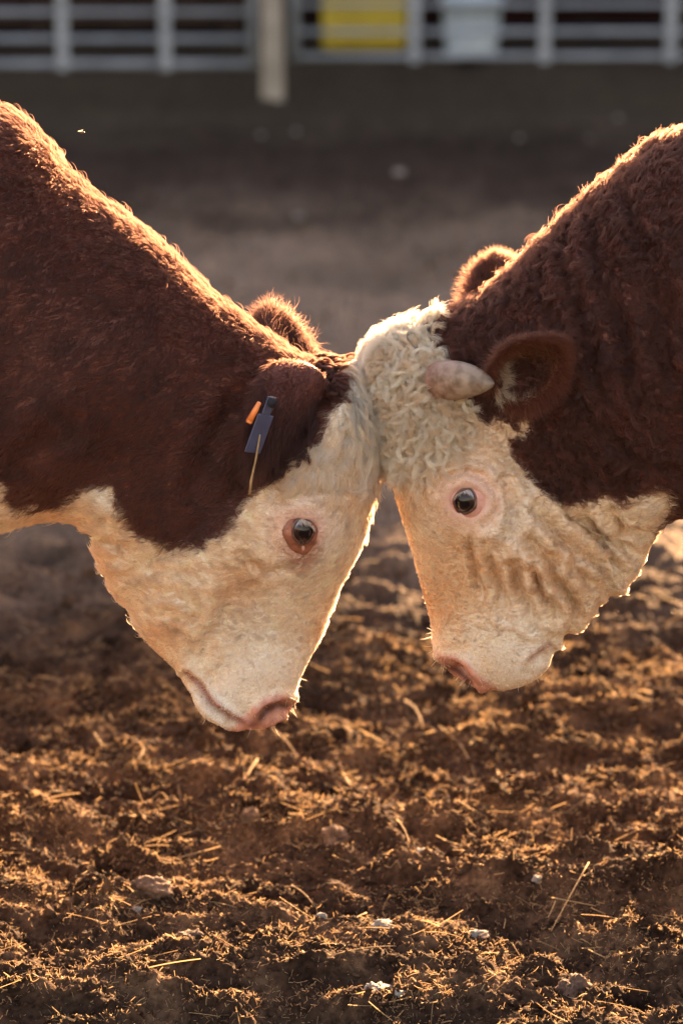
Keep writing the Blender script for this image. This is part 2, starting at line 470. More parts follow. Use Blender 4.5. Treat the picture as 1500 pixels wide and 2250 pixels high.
mb = MB(); mb.box((0, 0, .88), (pw / 2 * .92, pw / 2 * .92, .94), .012)
po = mb.build('gate_post', M_POST); po.location = ((fx(572) + fx(625)) / 2, FY, 0)
tag(po, 'thick pale weathered post between the two metal gates', 'post')
# barn whose eave shades the back of the pen
BY, EAVE = 15.2, 2.60
bt = empty('barn', (2, BY, 0)); tag(bt, 'dark open fronted barn with maroon boards behind the gates', 'barn')
def bpart(name, boxes, mat):
    mb = MB()
    for c, h in boxes: mb.box((c[0] - 2, c[1] - BY, c[2]), h, 0)
    return mb.build(name, mat, bt)
bpart('wall', [((2, BY + 7, 1.24), (24, .06, 1.4)), ((-21.9, BY + 3.5, 1.24), (.06, 3.4, 1.4)), ((25.9, BY + 3.5, 1.24), (.06, 3.4, 1.4))], M_BARNIN)
xb = -21.8
k = 0
mbw = MB()
while xb < 25.8:
    mbw.box((xb + .1 - 2, (.012 if k % 2 else 0), 1.24), (.097, .02, 1.32), 0); xb += .2; k += 1
mbw.build('boards_over_bays', M_BARN, bt)  # boards also cover the open bays, a dark stand-in for their shaded inside
for x in (-1.2, 2.4, 6.0, 9.6, 13.2, 16.8, 20.4, 25.8):
    bpart('post', [((x, BY + .15, 1.24), (.10, .10, 1.32))], M_BARNIN)
bpart('roof', [((2, BY + 3.4, EAVE + .06), (24.6, 4.1, .06))], M_ROOF)
bpart('shade_roof', [((-9.1, BY + 3.4, 3.10), (13.1, 4.1, .05))], M_ROOF)  # unseen raised section, added to throw shade on the left ground
bpart('shade_wall', [((-9.1, BY - .45, 2.85), (13.0, .03, .19))], M_BARN)  # closes the front of the added shading section
bpart('fascia', [((2, BY - .66, EAVE - .09), (24.6, .03, .16))], M_BARN)
# yellow ribbed container and white bucket, a feed bunk on the left
def yk(px, py): return G(px, py)[1]
yy = G(800, 114); dist = (yy - CP) @ DV; wy = 186 * dist / FPX
t = empty('plastic_container', (yy[0], yy[1] + .28, 0)); tag(t, 'yellow ribbed plastic container standing behind the right gate', 'container')
mb = MB(); mb.box((0, 0, .42), (wy / 2, .27, .42), .04); mb.build('shell', M_YEL, t)
for q in (-.78, -.44, -.1, .24, .58, .86):
    mb = MB(); mb.box((q * wy / 2, -.275, .42), (.022, .014, .38), .006); mb.build('rib', M_YEL, t)
mb = MB(); mb.box((0, 0, .865), (wy / 2 + .02, .29, .022), .01); mb.build('lid', M_YEL, t)
wb = G(1038, 132); dist = (wb - CP) @ DV; wr = 140 * dist / FPX / 2
t = empty('plastic_bucket', (wb[0], wb[1] + wr, 0)); tag(t, 'white plastic bucket on the ground behind the right gate', 'bucket')
V, F = [], []; n = 40
prof = [(.0, .0), (.78, .0), (.80, .01), (.88, .26), (.93, .50), (.99, .50), (1.0, .52), (.99, .54), (.93, .54), (.90, .50), (.80, .05), (.0, .04)]
for (a, z) in prof:
    for j in range(n): V.append((a * wr * math.cos(2 * math.pi * j / n), a * wr * math.sin(2 * math.pi * j / n), z * .66))
for i in range(len(prof) - 1):
    for j in range(n): F.append((i * n + j, i * n + (j + 1) % n, (i + 1) * n + (j + 1) % n, (i + 1) * n + j))
mesh_obj('shell', V, F, M_WHT, t)
mb = MB(); mb.tube([(wr * 1.0 * math.cos(a), -wr * .75 * math.sin(a), .34 - .10 * math.sin(a)) for a in np.linspace(0, math.pi, 15)], .004, 6); mb.build('handle', M_GALV, t, True)
fb = G(300, 80)
t = empty('feed_bunk', (fb[0] - .6, fb[1], 0)); tag(t, 'low weathered wooden feed bunk behind the left gate', 'feed bunk')
for z in (.16, .33):
    mb = MB(); mb.box((0, -.25, z), (1.3, .02, .075), .005); mb.build('side_board', M_WOOD, t)
    mb = MB(); mb.box((0, .25, z), (1.3, .02, .075), .005); mb.build('side_board', M_WOOD, t)
mb = MB(); mb.box((0, 0, .10), (1.28, .22, .015), 0); mb.build('floor_board', M_WOOD, t)
for x in (-1.2, 0, 1.2):
    for y in (-.285, .285):
        mb = MB(); mb.box((x, y, .2), (.04, .012, .21), .004); mb.build('leg', M_WOOD, t)
# ------------------------------------------------------------------ the bulls: body surface
def catmull(A, n):
    A = np.asarray(A, float); m = len(A)
    t = np.linspace(0, m - 1, n); i = np.clip(np.floor(t).astype(int), 0, m - 2); u = (t - i)[:, None]
    p0 = A[np.maximum(i - 1, 0)]; p1 = A[i]; p2 = A[i + 1]; p3 = A[np.minimum(i + 2, m - 1)]
    return 0.5 * (2 * p1 + (p2 - p0) * u + (2 * p0 - 5 * p1 + 4 * p2 - p3) * u ** 2 + (3 * p1 - p0 - 3 * p2 + p3) * u ** 3)
def loft(stations, nr=48, per=8, y0=0.0):
    """stations: (topx, topz, botx, botz, halfwidth, skew, exponent); rings stand across the sagittal plane y = y0"""
    St = catmull(stations, (len(stations) - 1) * per + 1)
    th = np.linspace(0, 2 * math.pi, nr, endpoint=False)
    V = []
    for tx, tz, bx, bz, w, sk, n in St:
        n = max(n, 1.4); w = max(w, 0.004)
        ca, sa = np.cos(th), np.sin(th)
        a = np.sign(ca) * np.abs(ca) ** (2 / n); b = np.sign(sa) * np.abs(sa) ** (2 / n)
        cx, cz, vx, vz = (tx + bx) / 2, (tz + bz) / 2, (tx - bx) / 2, (tz - bz) / 2
        V.append(np.stack([cx + vx * a, y0 + w * b * (1 + sk * a), cz + vz * a], 1))
    ns = len(V); V = np.concatenate(V)
    F = []
    for i in range(ns - 1):
        for j in range(nr):
            F.append((i * nr + j, i * nr + (j + 1) % nr, (i + 1) * nr + (j + 1) % nr, (i + 1) * nr + j))
    c0, c1 = len(V), len(V) + 1
    V = np.concatenate([V, [V[:nr].mean(0)], [V[(ns - 1) * nr:].mean(0)]])
    for j in range(nr):
        F.append((c0, (j + 1) % nr, j)); F.append((c1, (ns - 1) * nr + j, (ns - 1) * nr + (j + 1) % nr))
    return V, F
def px_st(rows):
    out = []
    for (ax, ay), (bx, by), w, sk, n in rows:
        a, b = P(ax, ay), P(bx, by)
        out.append((a[0], a[2], b[0], b[2], w, sk, n))
    return out
def limb(pts, y0):
    """pts: (x, z, half depth, half width)"""
    st = []
    for i, (x, z, d, w) in enumerate(pts):
        st.append((x + d, z, x - d, z, w, 0, 2.1))
    return loft(st, 28, 6, y0)
def remeshed(parts, voxel):
    bm = bmesh.new()
    for V, F in parts:
        vs = [bm.verts.new(v) for v in V]
        for f in F: bm.faces.new([vs[i] for i in f])
    bmesh.ops.recalc_face_normals(bm, faces=bm.faces)
    me = bpy.data.meshes.new('raw'); bm.to_mesh(me); bm.free()
    o = bpy.data.objects.new('raw', me); COL.objects.link(o)
    md = o.modifiers.new('r', 'REMESH'); md.mode = 'VOXEL'; md.voxel_size = voxel; md.adaptivity = 0
    bpy.context.view_layer.update()
    ev = o.evaluated_get(bpy.context.evaluated_depsgraph_get())
    out = bpy.data.meshes.new_from_object(ev)
    bpy.data.objects.remove(o); bpy.data.meshes.remove(me)
    return out
def refine(me, test, laps):
    """smooth the whole skin, then quarter the faces that lie in the region shown by test(co)"""
    bm = bmesh.new(); bm.from_mesh(me)
    n = len(bm.verts)
    co = np.array([v.co for v in bm.verts]); ed = np.array([(e.verts[0].index, e.verts[1].index) for e in bm.edges])
    co = lap(co, ed, laps)
    for v, c in zip(bm.verts, co): v.co = c
    fs = [f for f in bm.faces if test(f.calc_center_median())]
    es = {e for f in fs for e in f.edges}
    bmesh.ops.subdivide_edges(bm, edges=list(es), cuts=1, use_grid_fill=True)
    bmesh.ops.triangulate(bm, faces=[f for f in bm.faces if len(f.verts) > 4])
    bm.to_mesh(me); bm.free()
    co = np.empty(len(me.vertices) * 3, np.float32); me.vertices.foreach_get('co', co); co = co.reshape(-1, 3).astype(float)
    ed = np.empty(len(me.edges) * 2, np.int32); me.edges.foreach_get('vertices', ed); ed = ed.reshape(-1, 2)
    return lap(co, ed, 3), ed
def lap(co, ed, it, lam=0.5):
    n = len(co); deg = np.bincount(ed.ravel(), minlength=n)[:, None].astype(float)
    for _ in range(it):
        s = np.stack([np.bincount(ed[:, 0], co[ed[:, 1], k], n) + np.bincount(ed[:, 1], co[ed[:, 0], k], n) for k in range(3)], 1)
        co = co + lam * (s / np.maximum(deg, 1) - co)
    return co
def set_co(me, co):
    me.vertices.foreach_set('co', co.astype(np.float32).ravel()); me.update()
def normals(me):
    a = np.empty(len(me.vertices) * 3, np.float32); me.vertex_normals.foreach_get('vector', a)
    return a.reshape(-1, 3).astype(float)
def poly_dist(p, poly, closed=False):
    """distance of 2-d points to a polyline, in the units given"""
    poly = np.asarray(poly, float); d = np.full(len(p), 1e9)
    m = len(poly)
    for i in range(m if closed else m - 1):
        a, b = poly[i], poly[(i + 1) % m]; ab = b - a
        t = np.clip(((p - a) @ ab) / (ab @ ab + 1e-9), 0, 1)
        d = np.minimum(d, np.linalg.norm(p - a - t[:, None] * ab, axis=1))
    return d
def inside(p, poly):
    poly = np.asarray(poly, float); c = np.zeros(len(p), bool); m = len(poly)
    for i in range(m):
        x1, y1 = poly[i]; x2, y2 = poly[(i + 1) % m]
        hit = ((y1 > p[:, 1]) != (y2 > p[:, 1])) & (p[:, 0] < (x2 - x1) * (p[:, 1] - y1) / (y2 - y1 + 1e-12) + x1)
        c ^= hit
    return c
def sdist(p, poly):
    d = poly_dist(p, poly, True)
    return np.where(inside(p, poly), -d, d)

BULLS = {}
BULLS['left'] = dict(
    s=-1,
    head=[((775, 800), (690, 850), .050, 0, 2.2), ((820, 830), (610, 930), .092, .0, 2.4), ((845, 890), (510, 1010), .112, .05, 2.6),
          ((838, 990), (420, 1110), .118, .08, 2.8), ((822, 1080), (350, 1200), .119, .06, 2.8), ((802, 1175), (300, 1280), .110, .0, 2.6),
          ((758, 1260), (292, 1345), .095, -.10, 2.5), ((730, 1335), (330, 1405), .084, -.15, 2.5), ((702, 1400), (378, 1455), .078, -.10, 2.5),
          ((672, 1455), (412, 1492), .078, .0, 2.6), ((655, 1500), (424, 1525), .077, .05, 2.7), ((644, 1542), (438, 1552), .068, .05, 2.7),
          ((626, 1566), (464, 1572), .055, 0, 2.5), ((600, 1578), (494, 1582), .034, 0, 2.2)],
    neck=[((800, 830), (480, 1150), .06, 0, 2.1), ((745, 806), (400, 1205), .088, 0, 2.2), ((660, 785), (310, 1235), .105, 0.02, 2.3), ((570, 728), (235, 1200), .120, .05, 2.2),
          ((460, 646), (165, 1145), .135, .08, 2.2), ((330, 520), (70, 1140), .160, .05, 2.2), ((170, 402), (-60, 1185), .190, .0, 2.2), ((0, 240), (-230, 1290), .235, -.05, 2.2)],
    dewlap=[((250, 1120), (232, 1170), .03, 0, 2), ((262, 1130), (205, 1200), .045, 0, 2.2), ((330, 1180), (216, 1225), .06, 0, 2.2), ((400, 1230), (245, 1285), .062, 0, 2.2), ((440, 1270), (275, 1330), .05, 0, 2.2), ((460, 1330), (360, 1370), .03, 0, 2)],
)
BULLS['right'] = dict(
    s=1,
    head=[((885, 738), (950, 755), .055, 0, 2.2), ((832, 772), (1020, 810), .092, .0, 2.4), ((822, 820), (1100, 900), .112, .05, 2.6),
          ((838, 920), (1180, 1010), .120, .08, 2.8), ((852, 1010), (1260, 1110), .122, .08, 2.8), ((872, 1095), (1330, 1195), .118, .04, 2.7),
          ((895, 1170), (1348, 1262), .108, .0, 2.5), ((914, 1240), (1322, 1312), .096, -.08, 2.5), ((932, 1310), (1275, 1360), .086, -.12, 2.5),
          ((948, 1375), (1222, 1402), .080, -.05, 2.5), ((956, 1425), (1196, 1436), .078, .02, 2.6), ((972, 1455), (1180, 1462), .074, .05, 2.6),
          ((992, 1479), (1160, 1483), .064, 0, 2.6), ((1018, 1493), (1142, 1495), .047, 0, 2.4), ((1048, 1500), (1116, 1502), .028, 0, 2.1)],
    neck=[((868, 760), (1180, 1060), .06, 0, 2.1), ((920, 728), (1260, 1140), .090, 0, 2.2), ((1000, 690), (1360, 1175), .112, .02, 2.3), ((1080, 640), (1430, 1160), .130, .05, 2.2),
          ((1175, 555), (1480, 1130), .150, .08, 2.2), ((1290, 445), (1560, 1120), .180, .05, 2.2), ((1400, 350), (1660, 1160), .215, .0, 2.2), ((1500, 290), (1770, 1270), .25, -.05, 2.2)],
    dewlap=[((1330, 1090), (1400, 1120), .03, 0, 2), ((1330, 1110), (1436, 1160), .05, 0, 2.2), ((1310, 1160), (1415, 1215), .058, 0, 2.2), ((1280, 1200), (1385, 1262), .06, 0, 2.2), ((1250, 1240), (1340, 1300), .055, 0, 2.2), ((1220, 1280), (1300, 1330), .03, 0, 2)],
)
def build_body(B, voxel=0.006):
    s = B['s']                              # +1: rump towards +x
    neck = px_st(B['neck'])
    xe = neck[-1][0]
    X = lambda d: xe + s * d
    neck += [(X(.30), 1.405, X(.34), .56, .30, -.08, 2.2), (X(.62), 1.36, X(.62), .53, .345, -.05, 2.2), (X(1.0), 1.325, X(1.0), .52, .375, -.05, 2.2),
             (X(1.4), 1.345, X(1.4), .56, .345, -.05, 2.2), (X(1.72), 1.36, X(1.70), .64, .29, .05, 2.3), (X(1.95), 1.29, X(1.9), .76, .24, .05, 2.3), (X(2.03), 1.14, X(2.0), .90, .12, 0, 2.2)]
    parts = [loft(px_st(B['head'])), loft(neck, 56), loft(px_st(B['dewlap']))]
    for side in (-1, 1):
        yo = side * .19
        parts.append(limb([(X(.36), .95, .16, .10), (X(.36), .75, .14, .10), (X(.34), .58, .095, .085), (X(.32), .44, .065, .065), (X(.315), .34, .058, .058),
                           (X(.32), .24, .042, .046), (X(.32), .13, .042, .048), (X(.305), .075, .055, .060), (X(.295), .03, .075, .068), (X(.29), .0, .08, .07)], yo))
        yo = side * .17
        parts.append(limb([(X(1.72), 1.05, .22, .12), (X(1.66), .85, .20, .13), (X(1.66), .68, .14, .11), (X(1.74), .54, .085, .075), (X(1.82), .45, .07, .055),
                           (X(1.83), .36, .05, .046), (X(1.80), .22, .042, .046), (X(1.79), .12, .045, .05), (X(1.77), .065, .06, .062), (X(1.755), .03, .078, .068), (X(1.75), .0, .082, .07)], yo))
    parts.append(limb([(X(1.93), 1.26, .04, .045), (X(2.02), 1.18, .032, .035), (X(2.06), 1.0, .026, .028), (X(2.06), .75, .022, .024), (X(2.06), .55, .035, .04), (X(2.07), .40, .03, .035), (X(2.07), .32, .01, .012)], 0))
    me = remeshed(parts, voxel)
    xin = 0.72
    co, ed = refine(me, lambda c: abs(c.x) < xin, 9)
    return me, co, ed

def mirror_near(co):
    q = co.copy(); q[:, 1] = -np.abs(q[:, 1]); return q
def sculpt(me, co, ed, bumps, grooves):
    set_co(me, co)
    N = normals(me)
    Q = mirror_near(co); pp = proj(Q)
    NQ = N.copy(); NQ[:, 1] = np.where(co[:, 1] > 0, -N[:, 1], N[:, 1])
    face = smooth(-NQ[:, 1], -0.1, 0.5)
    near = (np.abs(co[:, 0]) < .75) & (co[:, 2] > .2)
    d = np.zeros(len(co))
    for (px, py), rad, amp in bumps:
        r2 = ((pp - np.array([px, py])) ** 2).sum(1)
        d += amp * np.exp(-r2 / rad ** 2) * face * near
    pp = pp + np.stack([fbm(co * 38 + 2, 2), fbm(co * 38 + 52, 2)], 1) * 5 * near[:, None]
    for poly, wid, amp in grooves:
        sel = near & (pp[:, 0] > min(q[0] for q in poly) - 60) & (pp[:, 0] < max(q[0] for q in poly) + 60)
        idx = np.nonzero(sel)[0]
        dd = poly_dist(pp[idx], poly)
        # fade the two ends of each crease
        pl = np.asarray(poly, float)
        e = np.minimum(np.linalg.norm(pp[idx] - pl[0], axis=1), np.linalg.norm(pp[idx] - pl[-1], axis=1))
        fade = smooth(e, 0, 40) * .75 + .25
        d[idx] += face[idx] * fade * (-amp * np.exp(-(dd / wid) ** 2) + .55 * amp * np.exp(-((dd - 2.1 * wid) / (1.1 * wid)) ** 2))
    co = co + N * d[:, None]
    set_co(me, co)
    return co
# ------------------------------------------------------------------ coat colours and regions (photo-measured outlines, mirrored to both flanks)
BROWN = np.array([.078, .0160, .0082]); BROWN2 = np.array([.138, .0345, .0175])
CREAM = np.array([.92, .77, .59]); TAN = np.array([.79, .52, .29]); WHITE = np.array([.92, .85, .76])
PINK = np.array([.72, .40, .33])
BULLS['left'].update(
    white=[(732, 760), (740, 805), (776, 850), (764, 872), (732, 900), (722, 940), (700, 985), (665, 1015), (640, 1025), (600, 1060), (560, 1090), (540, 1120), (515, 1150),
           (490, 1185), (455, 1200), (405, 1210), (355, 1195), (320, 1180), (285, 1155), (262, 1120), (245, 1062), (215, 1068), (185, 1080), (150, 1112), (100, 1120), (30, 1118),
           (10, 1095), (20, 1075), (0, 1060), (-60, 1090), (-200, 1200), (-400, 1350), (-400, 1800), (1000, 1800), (1000, 760)],
    nose=[(500, 1606), (538, 1578), (558, 1552), (585, 1532), (625, 1522), (650, 1540), (668, 1575), (640, 1640), (490, 1640)],
    lip=[(412, 1480), (440, 1505), (470, 1545), (510, 1575), (560, 1592)],
    nostril=(592, 1560), eye=(665, 1165),
    paler=[((800, 870), 110, .9), ((700, 1160), 85, .75), ((560, 1420), 110, .55), ((630, 1300), 60, .2), ((480, 1560), 60, .8), ((220, 1085), 30, .8)],
    darker=[((530, 1290), 55, .85), ((640, 1040), 60, .3), ((560, 1250), 50, .3), ((790, 1080), 40, .55), ((360, 1400), 40, .6), ((250, 1230), 50, .5), ((120, 1135), 60, .6), ((700, 1390), 40, .4)],
    bumps=[((660, 1150), 80, .010), ((665, 1105), 38, .008), ((640, 1250), 45, -.007), ((480, 1230), 120, .010), ((420, 1330), 60, .006), ((545, 1290), 45, -.008),
           ((560, 1480), 75, .010), ((480, 1540), 45, .006), ((455, 1500), 22, -.004), ((600, 1400), 60, -.003), ((700, 1330), 45, -.004), ((592, 1562), 17, -.020), ((560, 1550), 25, .005),
           ((330, 1240), 40, .006), ((230, 1110), 28, .010), ((600, 900), 60, .004), ((330, 800), 160, .012), ((120, 900), 150, .012), ((250, 1000), 80, -.008)],
    grooves=[([(572, 1578), (586, 1560), (606, 1549), (628, 1551)], 10, .019), ([(412, 1480), (440, 1505), (470, 1545), (510, 1575), (560, 1592)], 7, .012), ([(640, 1245), (600, 1255), (560, 1240), (530, 1215)], 10, .005),
             ([(205, 1180), (250, 1195), (290, 1200)], 9, .007), ([(240, 1270), (280, 1265), (300, 1245)], 9, .007), ([(240, 1170), (228, 1130), (205, 1110)], 10, .006),
             ([(350, 1300), (380, 1290), (420, 1310)], 10, .004), ([(330, 1250), (370, 1262), (420, 1250), (450, 1262)], 10, .004), ([(340, 1350), (390, 1340), (430, 1360)], 10, .004),
             ([(450, 1380), (430, 1330), (440, 1290)], 12, .004), ([(590, 1110), (640, 1085), (700, 1070), (760, 1080)], 11, .006), ([(620, 1215), (600, 1180), (602, 1140)], 9, .004),
             ([(560, 1300), (590, 1350), (620, 1420)], 14, .003), ([(500, 1310), (480, 1380), (440, 1430)], 16, .004),
             ([(430, 1080), (470, 960), (520, 880)], 24, .006), ([(-20, 1080), (60, 990), (130, 930)], 30, .007)],
)
BULLS['right'].update(
    white=[(945, 660), (930, 706), (905, 740), (940, 765), (985, 785), (1010, 830), (1030, 880), (1040, 905), (1060, 925), (1090, 912), (1125, 940), (1155, 920), (1165, 935), (1140, 955),
           (1112, 965), (1120, 1000), (1150, 1040), (1170, 1060), (1200, 1092), (1250, 1110), (1300, 1095), (1330, 1088), (1360, 1110), (1390, 1085), (1430, 1068), (1462, 1080), (1476, 1105),
           (1470, 1128), (1440, 1168), (1440, 1400), (1300, 1700), (600, 1700), (600, 660)],
    nose=[(962, 1436), (1000, 1441), (1030, 1458), (1054, 1486), (1085, 1506), (1120, 1532), (1050, 1570), (950, 1540), (942, 1470)],
    lip=[(1206, 1418), (1186, 1428), (1166, 1446)],
    nostril=(1010, 1478), eye=(1022, 1100),
    paler=[((930, 900), 110, .55), ((1160, 1440), 90, .6), ((860, 740), 70, .8), ((1120, 1170), 50, .5), ((1430, 1100), 40, .5), ((1120, 1380), 60, .2)],
    darker=[((960, 1330), 70, .8), ((900, 1100), 40, .5), ((1060, 1240), 50, .7), ((1140, 1260), 60, .6), ((1010, 1260), 60, .5), ((1230, 1200), 80, .35), ((1060, 1470), 30, .6), ((980, 1200), 50, .4), ((1250, 1330), 60, .3), ((1080, 980), 50, .3)],
    bumps=[((1030, 1080), 85, .011), ((1030, 1045), 40, .007), ((1090, 1150), 40, .006), ((1010, 1215), 45, -.006), ((1200, 1160), 120, .008), ((1080, 1290), 50, -.003), ((1100, 1420), 80, .010), ((1180, 1450), 40, .006),
           ((1010, 1478), 16, -.020), ((1045, 1470), 22, .004), ((1410, 1110), 40, .010), ((1300, 800), 160, .012), ((1150, 1000), 60, -.004), ((1420, 950), 120, .012), ((975, 1330), 45, -.004), ((955, 1430), 25, .006)],
    grooves=[([(984, 1466), (1003, 1472), (1020, 1486), (1030, 1500)], 10, .010), ([(1206, 1418), (1186, 1428), (1166, 1446), (1152, 1470)], 7, .005),
             ([(1195, 1075), (1230, 1130), (1290, 1180), (1330, 1215), (1360, 1262)], 9, .010), ([(1170, 1120), (1215, 1170), (1260, 1215), (1310, 1240), (1340, 1300)], 9, .009),
             ([(1280, 1120), (1320, 1165), (1370, 1195), (1385, 1220)], 8, .008), ([(1340, 1120), (1365, 1160), (1415, 1165)], 8, .007), ([(1240, 1110), (1290, 1150), (1330, 1170)], 8, .005),
             ([(1130, 1230), (1140, 1280), (1160, 1330), (1165, 1370)], 8, .010), ([(1165, 1240), (1185, 1290), (1215, 1330), (1225, 1360)], 8, .009), ([(1200, 1220), (1215, 1270), (1245, 1300), (1262, 1340), (1240, 1395)], 8, .010),
             ([(1245, 1230), (1290, 1270), (1320, 1300), (1318, 1330)], 8, .009), ([(1290, 1235), (1330, 1270), (1335, 1310)], 7, .006),
             ([(1030, 1185), (1036, 1220), (1040, 1265), (1060, 1300)], 7, .006), ([(1070, 1190), (1085, 1240), (1100, 1300), (1105, 1340)], 9, .007), ([(1100, 1200), (1120, 1250), (1130, 1300), (1140, 1350)], 8, .006),
             ([(1160, 1180), (1180, 1215), (1205, 1240)], 9, .006), ([(1100, 1060), (1120, 1100), (1125, 1150), (1095, 1190)], 10, .006), ([(960, 1080), (975, 1050), (1020, 1030), (1060, 1045), (1085, 1080), (1085, 1120), (1060, 1150)], 6, .005),
             ([(1240, 1395), (1225, 1385), (1205, 1400)], 8, .006), ([(1190, 1260), (1170, 1300), (1190, 1340)], 9, .005), ([(1130, 1170), (1170, 1195), (1220, 1225)], 9, .005),
             ([(1230, 520), (1250, 640), (1310, 760), (1330, 860)], 13, .006), ([(1290, 470), (1320, 600), (1370, 720), (1400, 860)], 13, .006), ([(1370, 400), (1400, 540), (1450, 680), (1470, 820)], 14, .006),
             ([(1180, 580), (1190, 660), (1240, 720)], 12, .005), ([(1420, 520), (1470, 640), (1500, 760)], 13, .005), ([(1260, 860), (1320, 930), (1400, 990), (1500, 1030)], 14, .006), ([(1060, 690), (1120, 720), (1170, 730)], 10, .004)],
)
def coat(B, V, jit=None):
    """base coat colour, white mask and hair length factors at points on (or near) the skin"""
    Q = mirror_near(V); pp = proj(Q)
    n1 = fbm(V * 55.0, 3) * 11
    n2 = fbm(V * 55.0 + 40, 3) * 11
    pj = pp + np.stack([n1, n2], 1)
    if jit is not None: pj = pj + jit
    sd = sdist(pj, B['white'])
    far_body = (np.abs(V[:, 0]) > .78) & (V[:, 2] < .34)
    w = smooth(-sd, -3, 3)
    w = np.where(np.abs(V[:, 0]) > .72, np.where(far_body | ((V[:, 2] < .62) & (np.abs(V[:, 1]) < .2)), 1.0, 0.0), w)
    v1 = np.clip(.5 + .55 * fbm(V * 22 + 5, 4), 0, 1)[:, None]
    cream = CREAM * (1 - v1 * .45) + TAN * (v1 * .45)
    for (c, r, a) in B['darker']:
        g = (a * np.exp(-((pp - np.array(c)) ** 2).sum(1) / r ** 2))[:, None]
        cream = cream * (1 - g) + TAN * g
    for (c, r, a) in B['paler']:
        g = (a * np.exp(-((pp - np.array(c)) ** 2).sum(1) / r ** 2))[:, None]
        cream = cream * (1 - g) + WHITE * g
    v2 = np.clip(.5 + .6 * fbm(V * 14 + 9, 3), 0, 1)[:, None]
    brown = BROWN * (1 - v2) + BROWN2 * v2
    col = cream * w[:, None] + brown * (1 - w[:, None])
    return col, w, pp

def coat_material():
    m = bpy.data.materials.new('coat_hair'); m.use_nodes = True
    nt = m.node_tree; nt.nodes.clear(); L = nt.links
    at = node(nt, 'ShaderNodeAttribute', attribute_name='coat')
    d = node(nt, 'ShaderNodeBsdfDiffuse'); t = node(nt, 'ShaderNodeBsdfTranslucent')
    h = node(nt, 'ShaderNodeBsdfHair', component='Reflection')
    h.inputs['RoughnessU'].default_value = .30; h.inputs['RoughnessV'].default_value = .75
    h.inputs['Color'].default_value = (.8, .8, .8, 1)
    for n in (d, t): L.new(at.outputs['Color'], n.inputs['Color'])
    m1 = node(nt, 'ShaderNodeMixShader'); m1.inputs[0].default_value = .42; L.new(d.outputs[0], m1.inputs[1]); L.new(t.outputs[0], m1.inputs[2])
    m2 = node(nt, 'ShaderNodeMixShader'); m2.inputs[0].default_value = .075; L.new(m1.outputs[0], m2.inputs[1]); L.new(h.outputs[0], m2.inputs[2])
    tr = node(nt, 'ShaderNodeBsdfHair', component='Transmission'); tr.inputs['RoughnessU'].default_value = .35; tr.inputs['RoughnessV'].default_value = .8
    gm = node(nt, 'ShaderNodeGamma'); gm.inputs['Gamma'].default_value = .34; L.new(at.outputs['Color'], gm.inputs['Color']); L.new(gm.outputs[0], tr.inputs['Color'])
    m3 = node(nt, 'ShaderNodeMixShader'); m3.inputs[0].default_value = .48; L.new(m2.outputs[0], m3.inputs[1]); L.new(tr.outputs[0], m3.inputs[2])
    m2 = m3
    o = node(nt, 'ShaderNodeOutputMaterial'); L.new(m2.outputs[0], o.inputs['Surface'])
    return m
M_HAIR = coat_material()
def skin_material():
    m, nt, b, L = new_mat('bull_skin')
    at = node(nt, 'ShaderNodeAttribute', attribute_name='skin')
    L.new(at.outputs['Color'], b.inputs['Base Color'])
    b.inputs['Roughness'].default_value = .62
    tc = node(nt, 'ShaderNodeTexCoord')
    no = node(nt, 'ShaderNodeTexNoise'); no.inputs['Scale'].default_value = 260; no.inputs['Detail'].default_value = 5
    L.new(tc.outputs['Object'], no.inputs['Vector'])
    bp = node(nt, 'ShaderNodeBump'); bp.inputs['Strength'].default_value = .35; bp.inputs['Distance'].default_value = .002
    L.new(no.outputs['Fac'], bp.inputs['Height']); L.new(bp.outputs[0], b.inputs['Normal'])
    return m
M_SKIN = skin_material()

def tri_data(me):
    me.calc_loop_triangles()
    T = np.empty(len(me.loop_triangles) * 3, np.int32); me.loop_triangles.foreach_get('vertices', T)
    return T.reshape(-1, 3)
def sample(V, N, T, w, n, rg):
    a, b, c = V[T[:, 0]], V[T[:, 1]], V[T[:, 2]]
    ar = np.linalg.norm(np.cross(b - a, c - a), axis=1) * .5 * w
    cdf = np.cumsum(ar); cdf /= cdf[-1]
    i = np.searchsorted(cdf, rg.random(n)); i = np.clip(i, 0, len(T) - 1)
    u, v = rg.random(n), rg.random(n); f = u + v > 1; u[f] = 1 - u[f]; v[f] = 1 - v[f]
    w0 = (1 - u - v)[:, None]; u = u[:, None]; v = v[:, None]
    t = T[i]
    return V[t[:, 0]] * w0 + V[t[:, 1]] * u + V[t[:, 2]] * v, nrm(N[t[:, 0]] * w0 + N[t[:, 1]] * u + N[t[:, 2]] * v)
def tangent(D, N):
    return nrm(D - (D * N).sum(1, keepdims=True) * N)
def swing(D, N, ang):
    """turn tangent vectors D about N"""
    return D * np.cos(ang)[:, None] + np.cross(N, D) * np.sin(ang)[:, None]
def clump_ids(pts, spacing, rg):
    k = max(8, int(len(pts) * 1.0))
    # one clump centre per cell of a jittered grid
    cell = np.floor(pts / spacing + fbm(pts * 35, 2)[:, None] * .6).astype(np.int64)
    key = cell[:, 0] * 73856093 ^ cell[:, 1] * 19349663 ^ cell[:, 2] * 83492791
    _, first, inv = np.unique(key, return_index=True, return_inverse=True)
    return first[inv.ravel()]
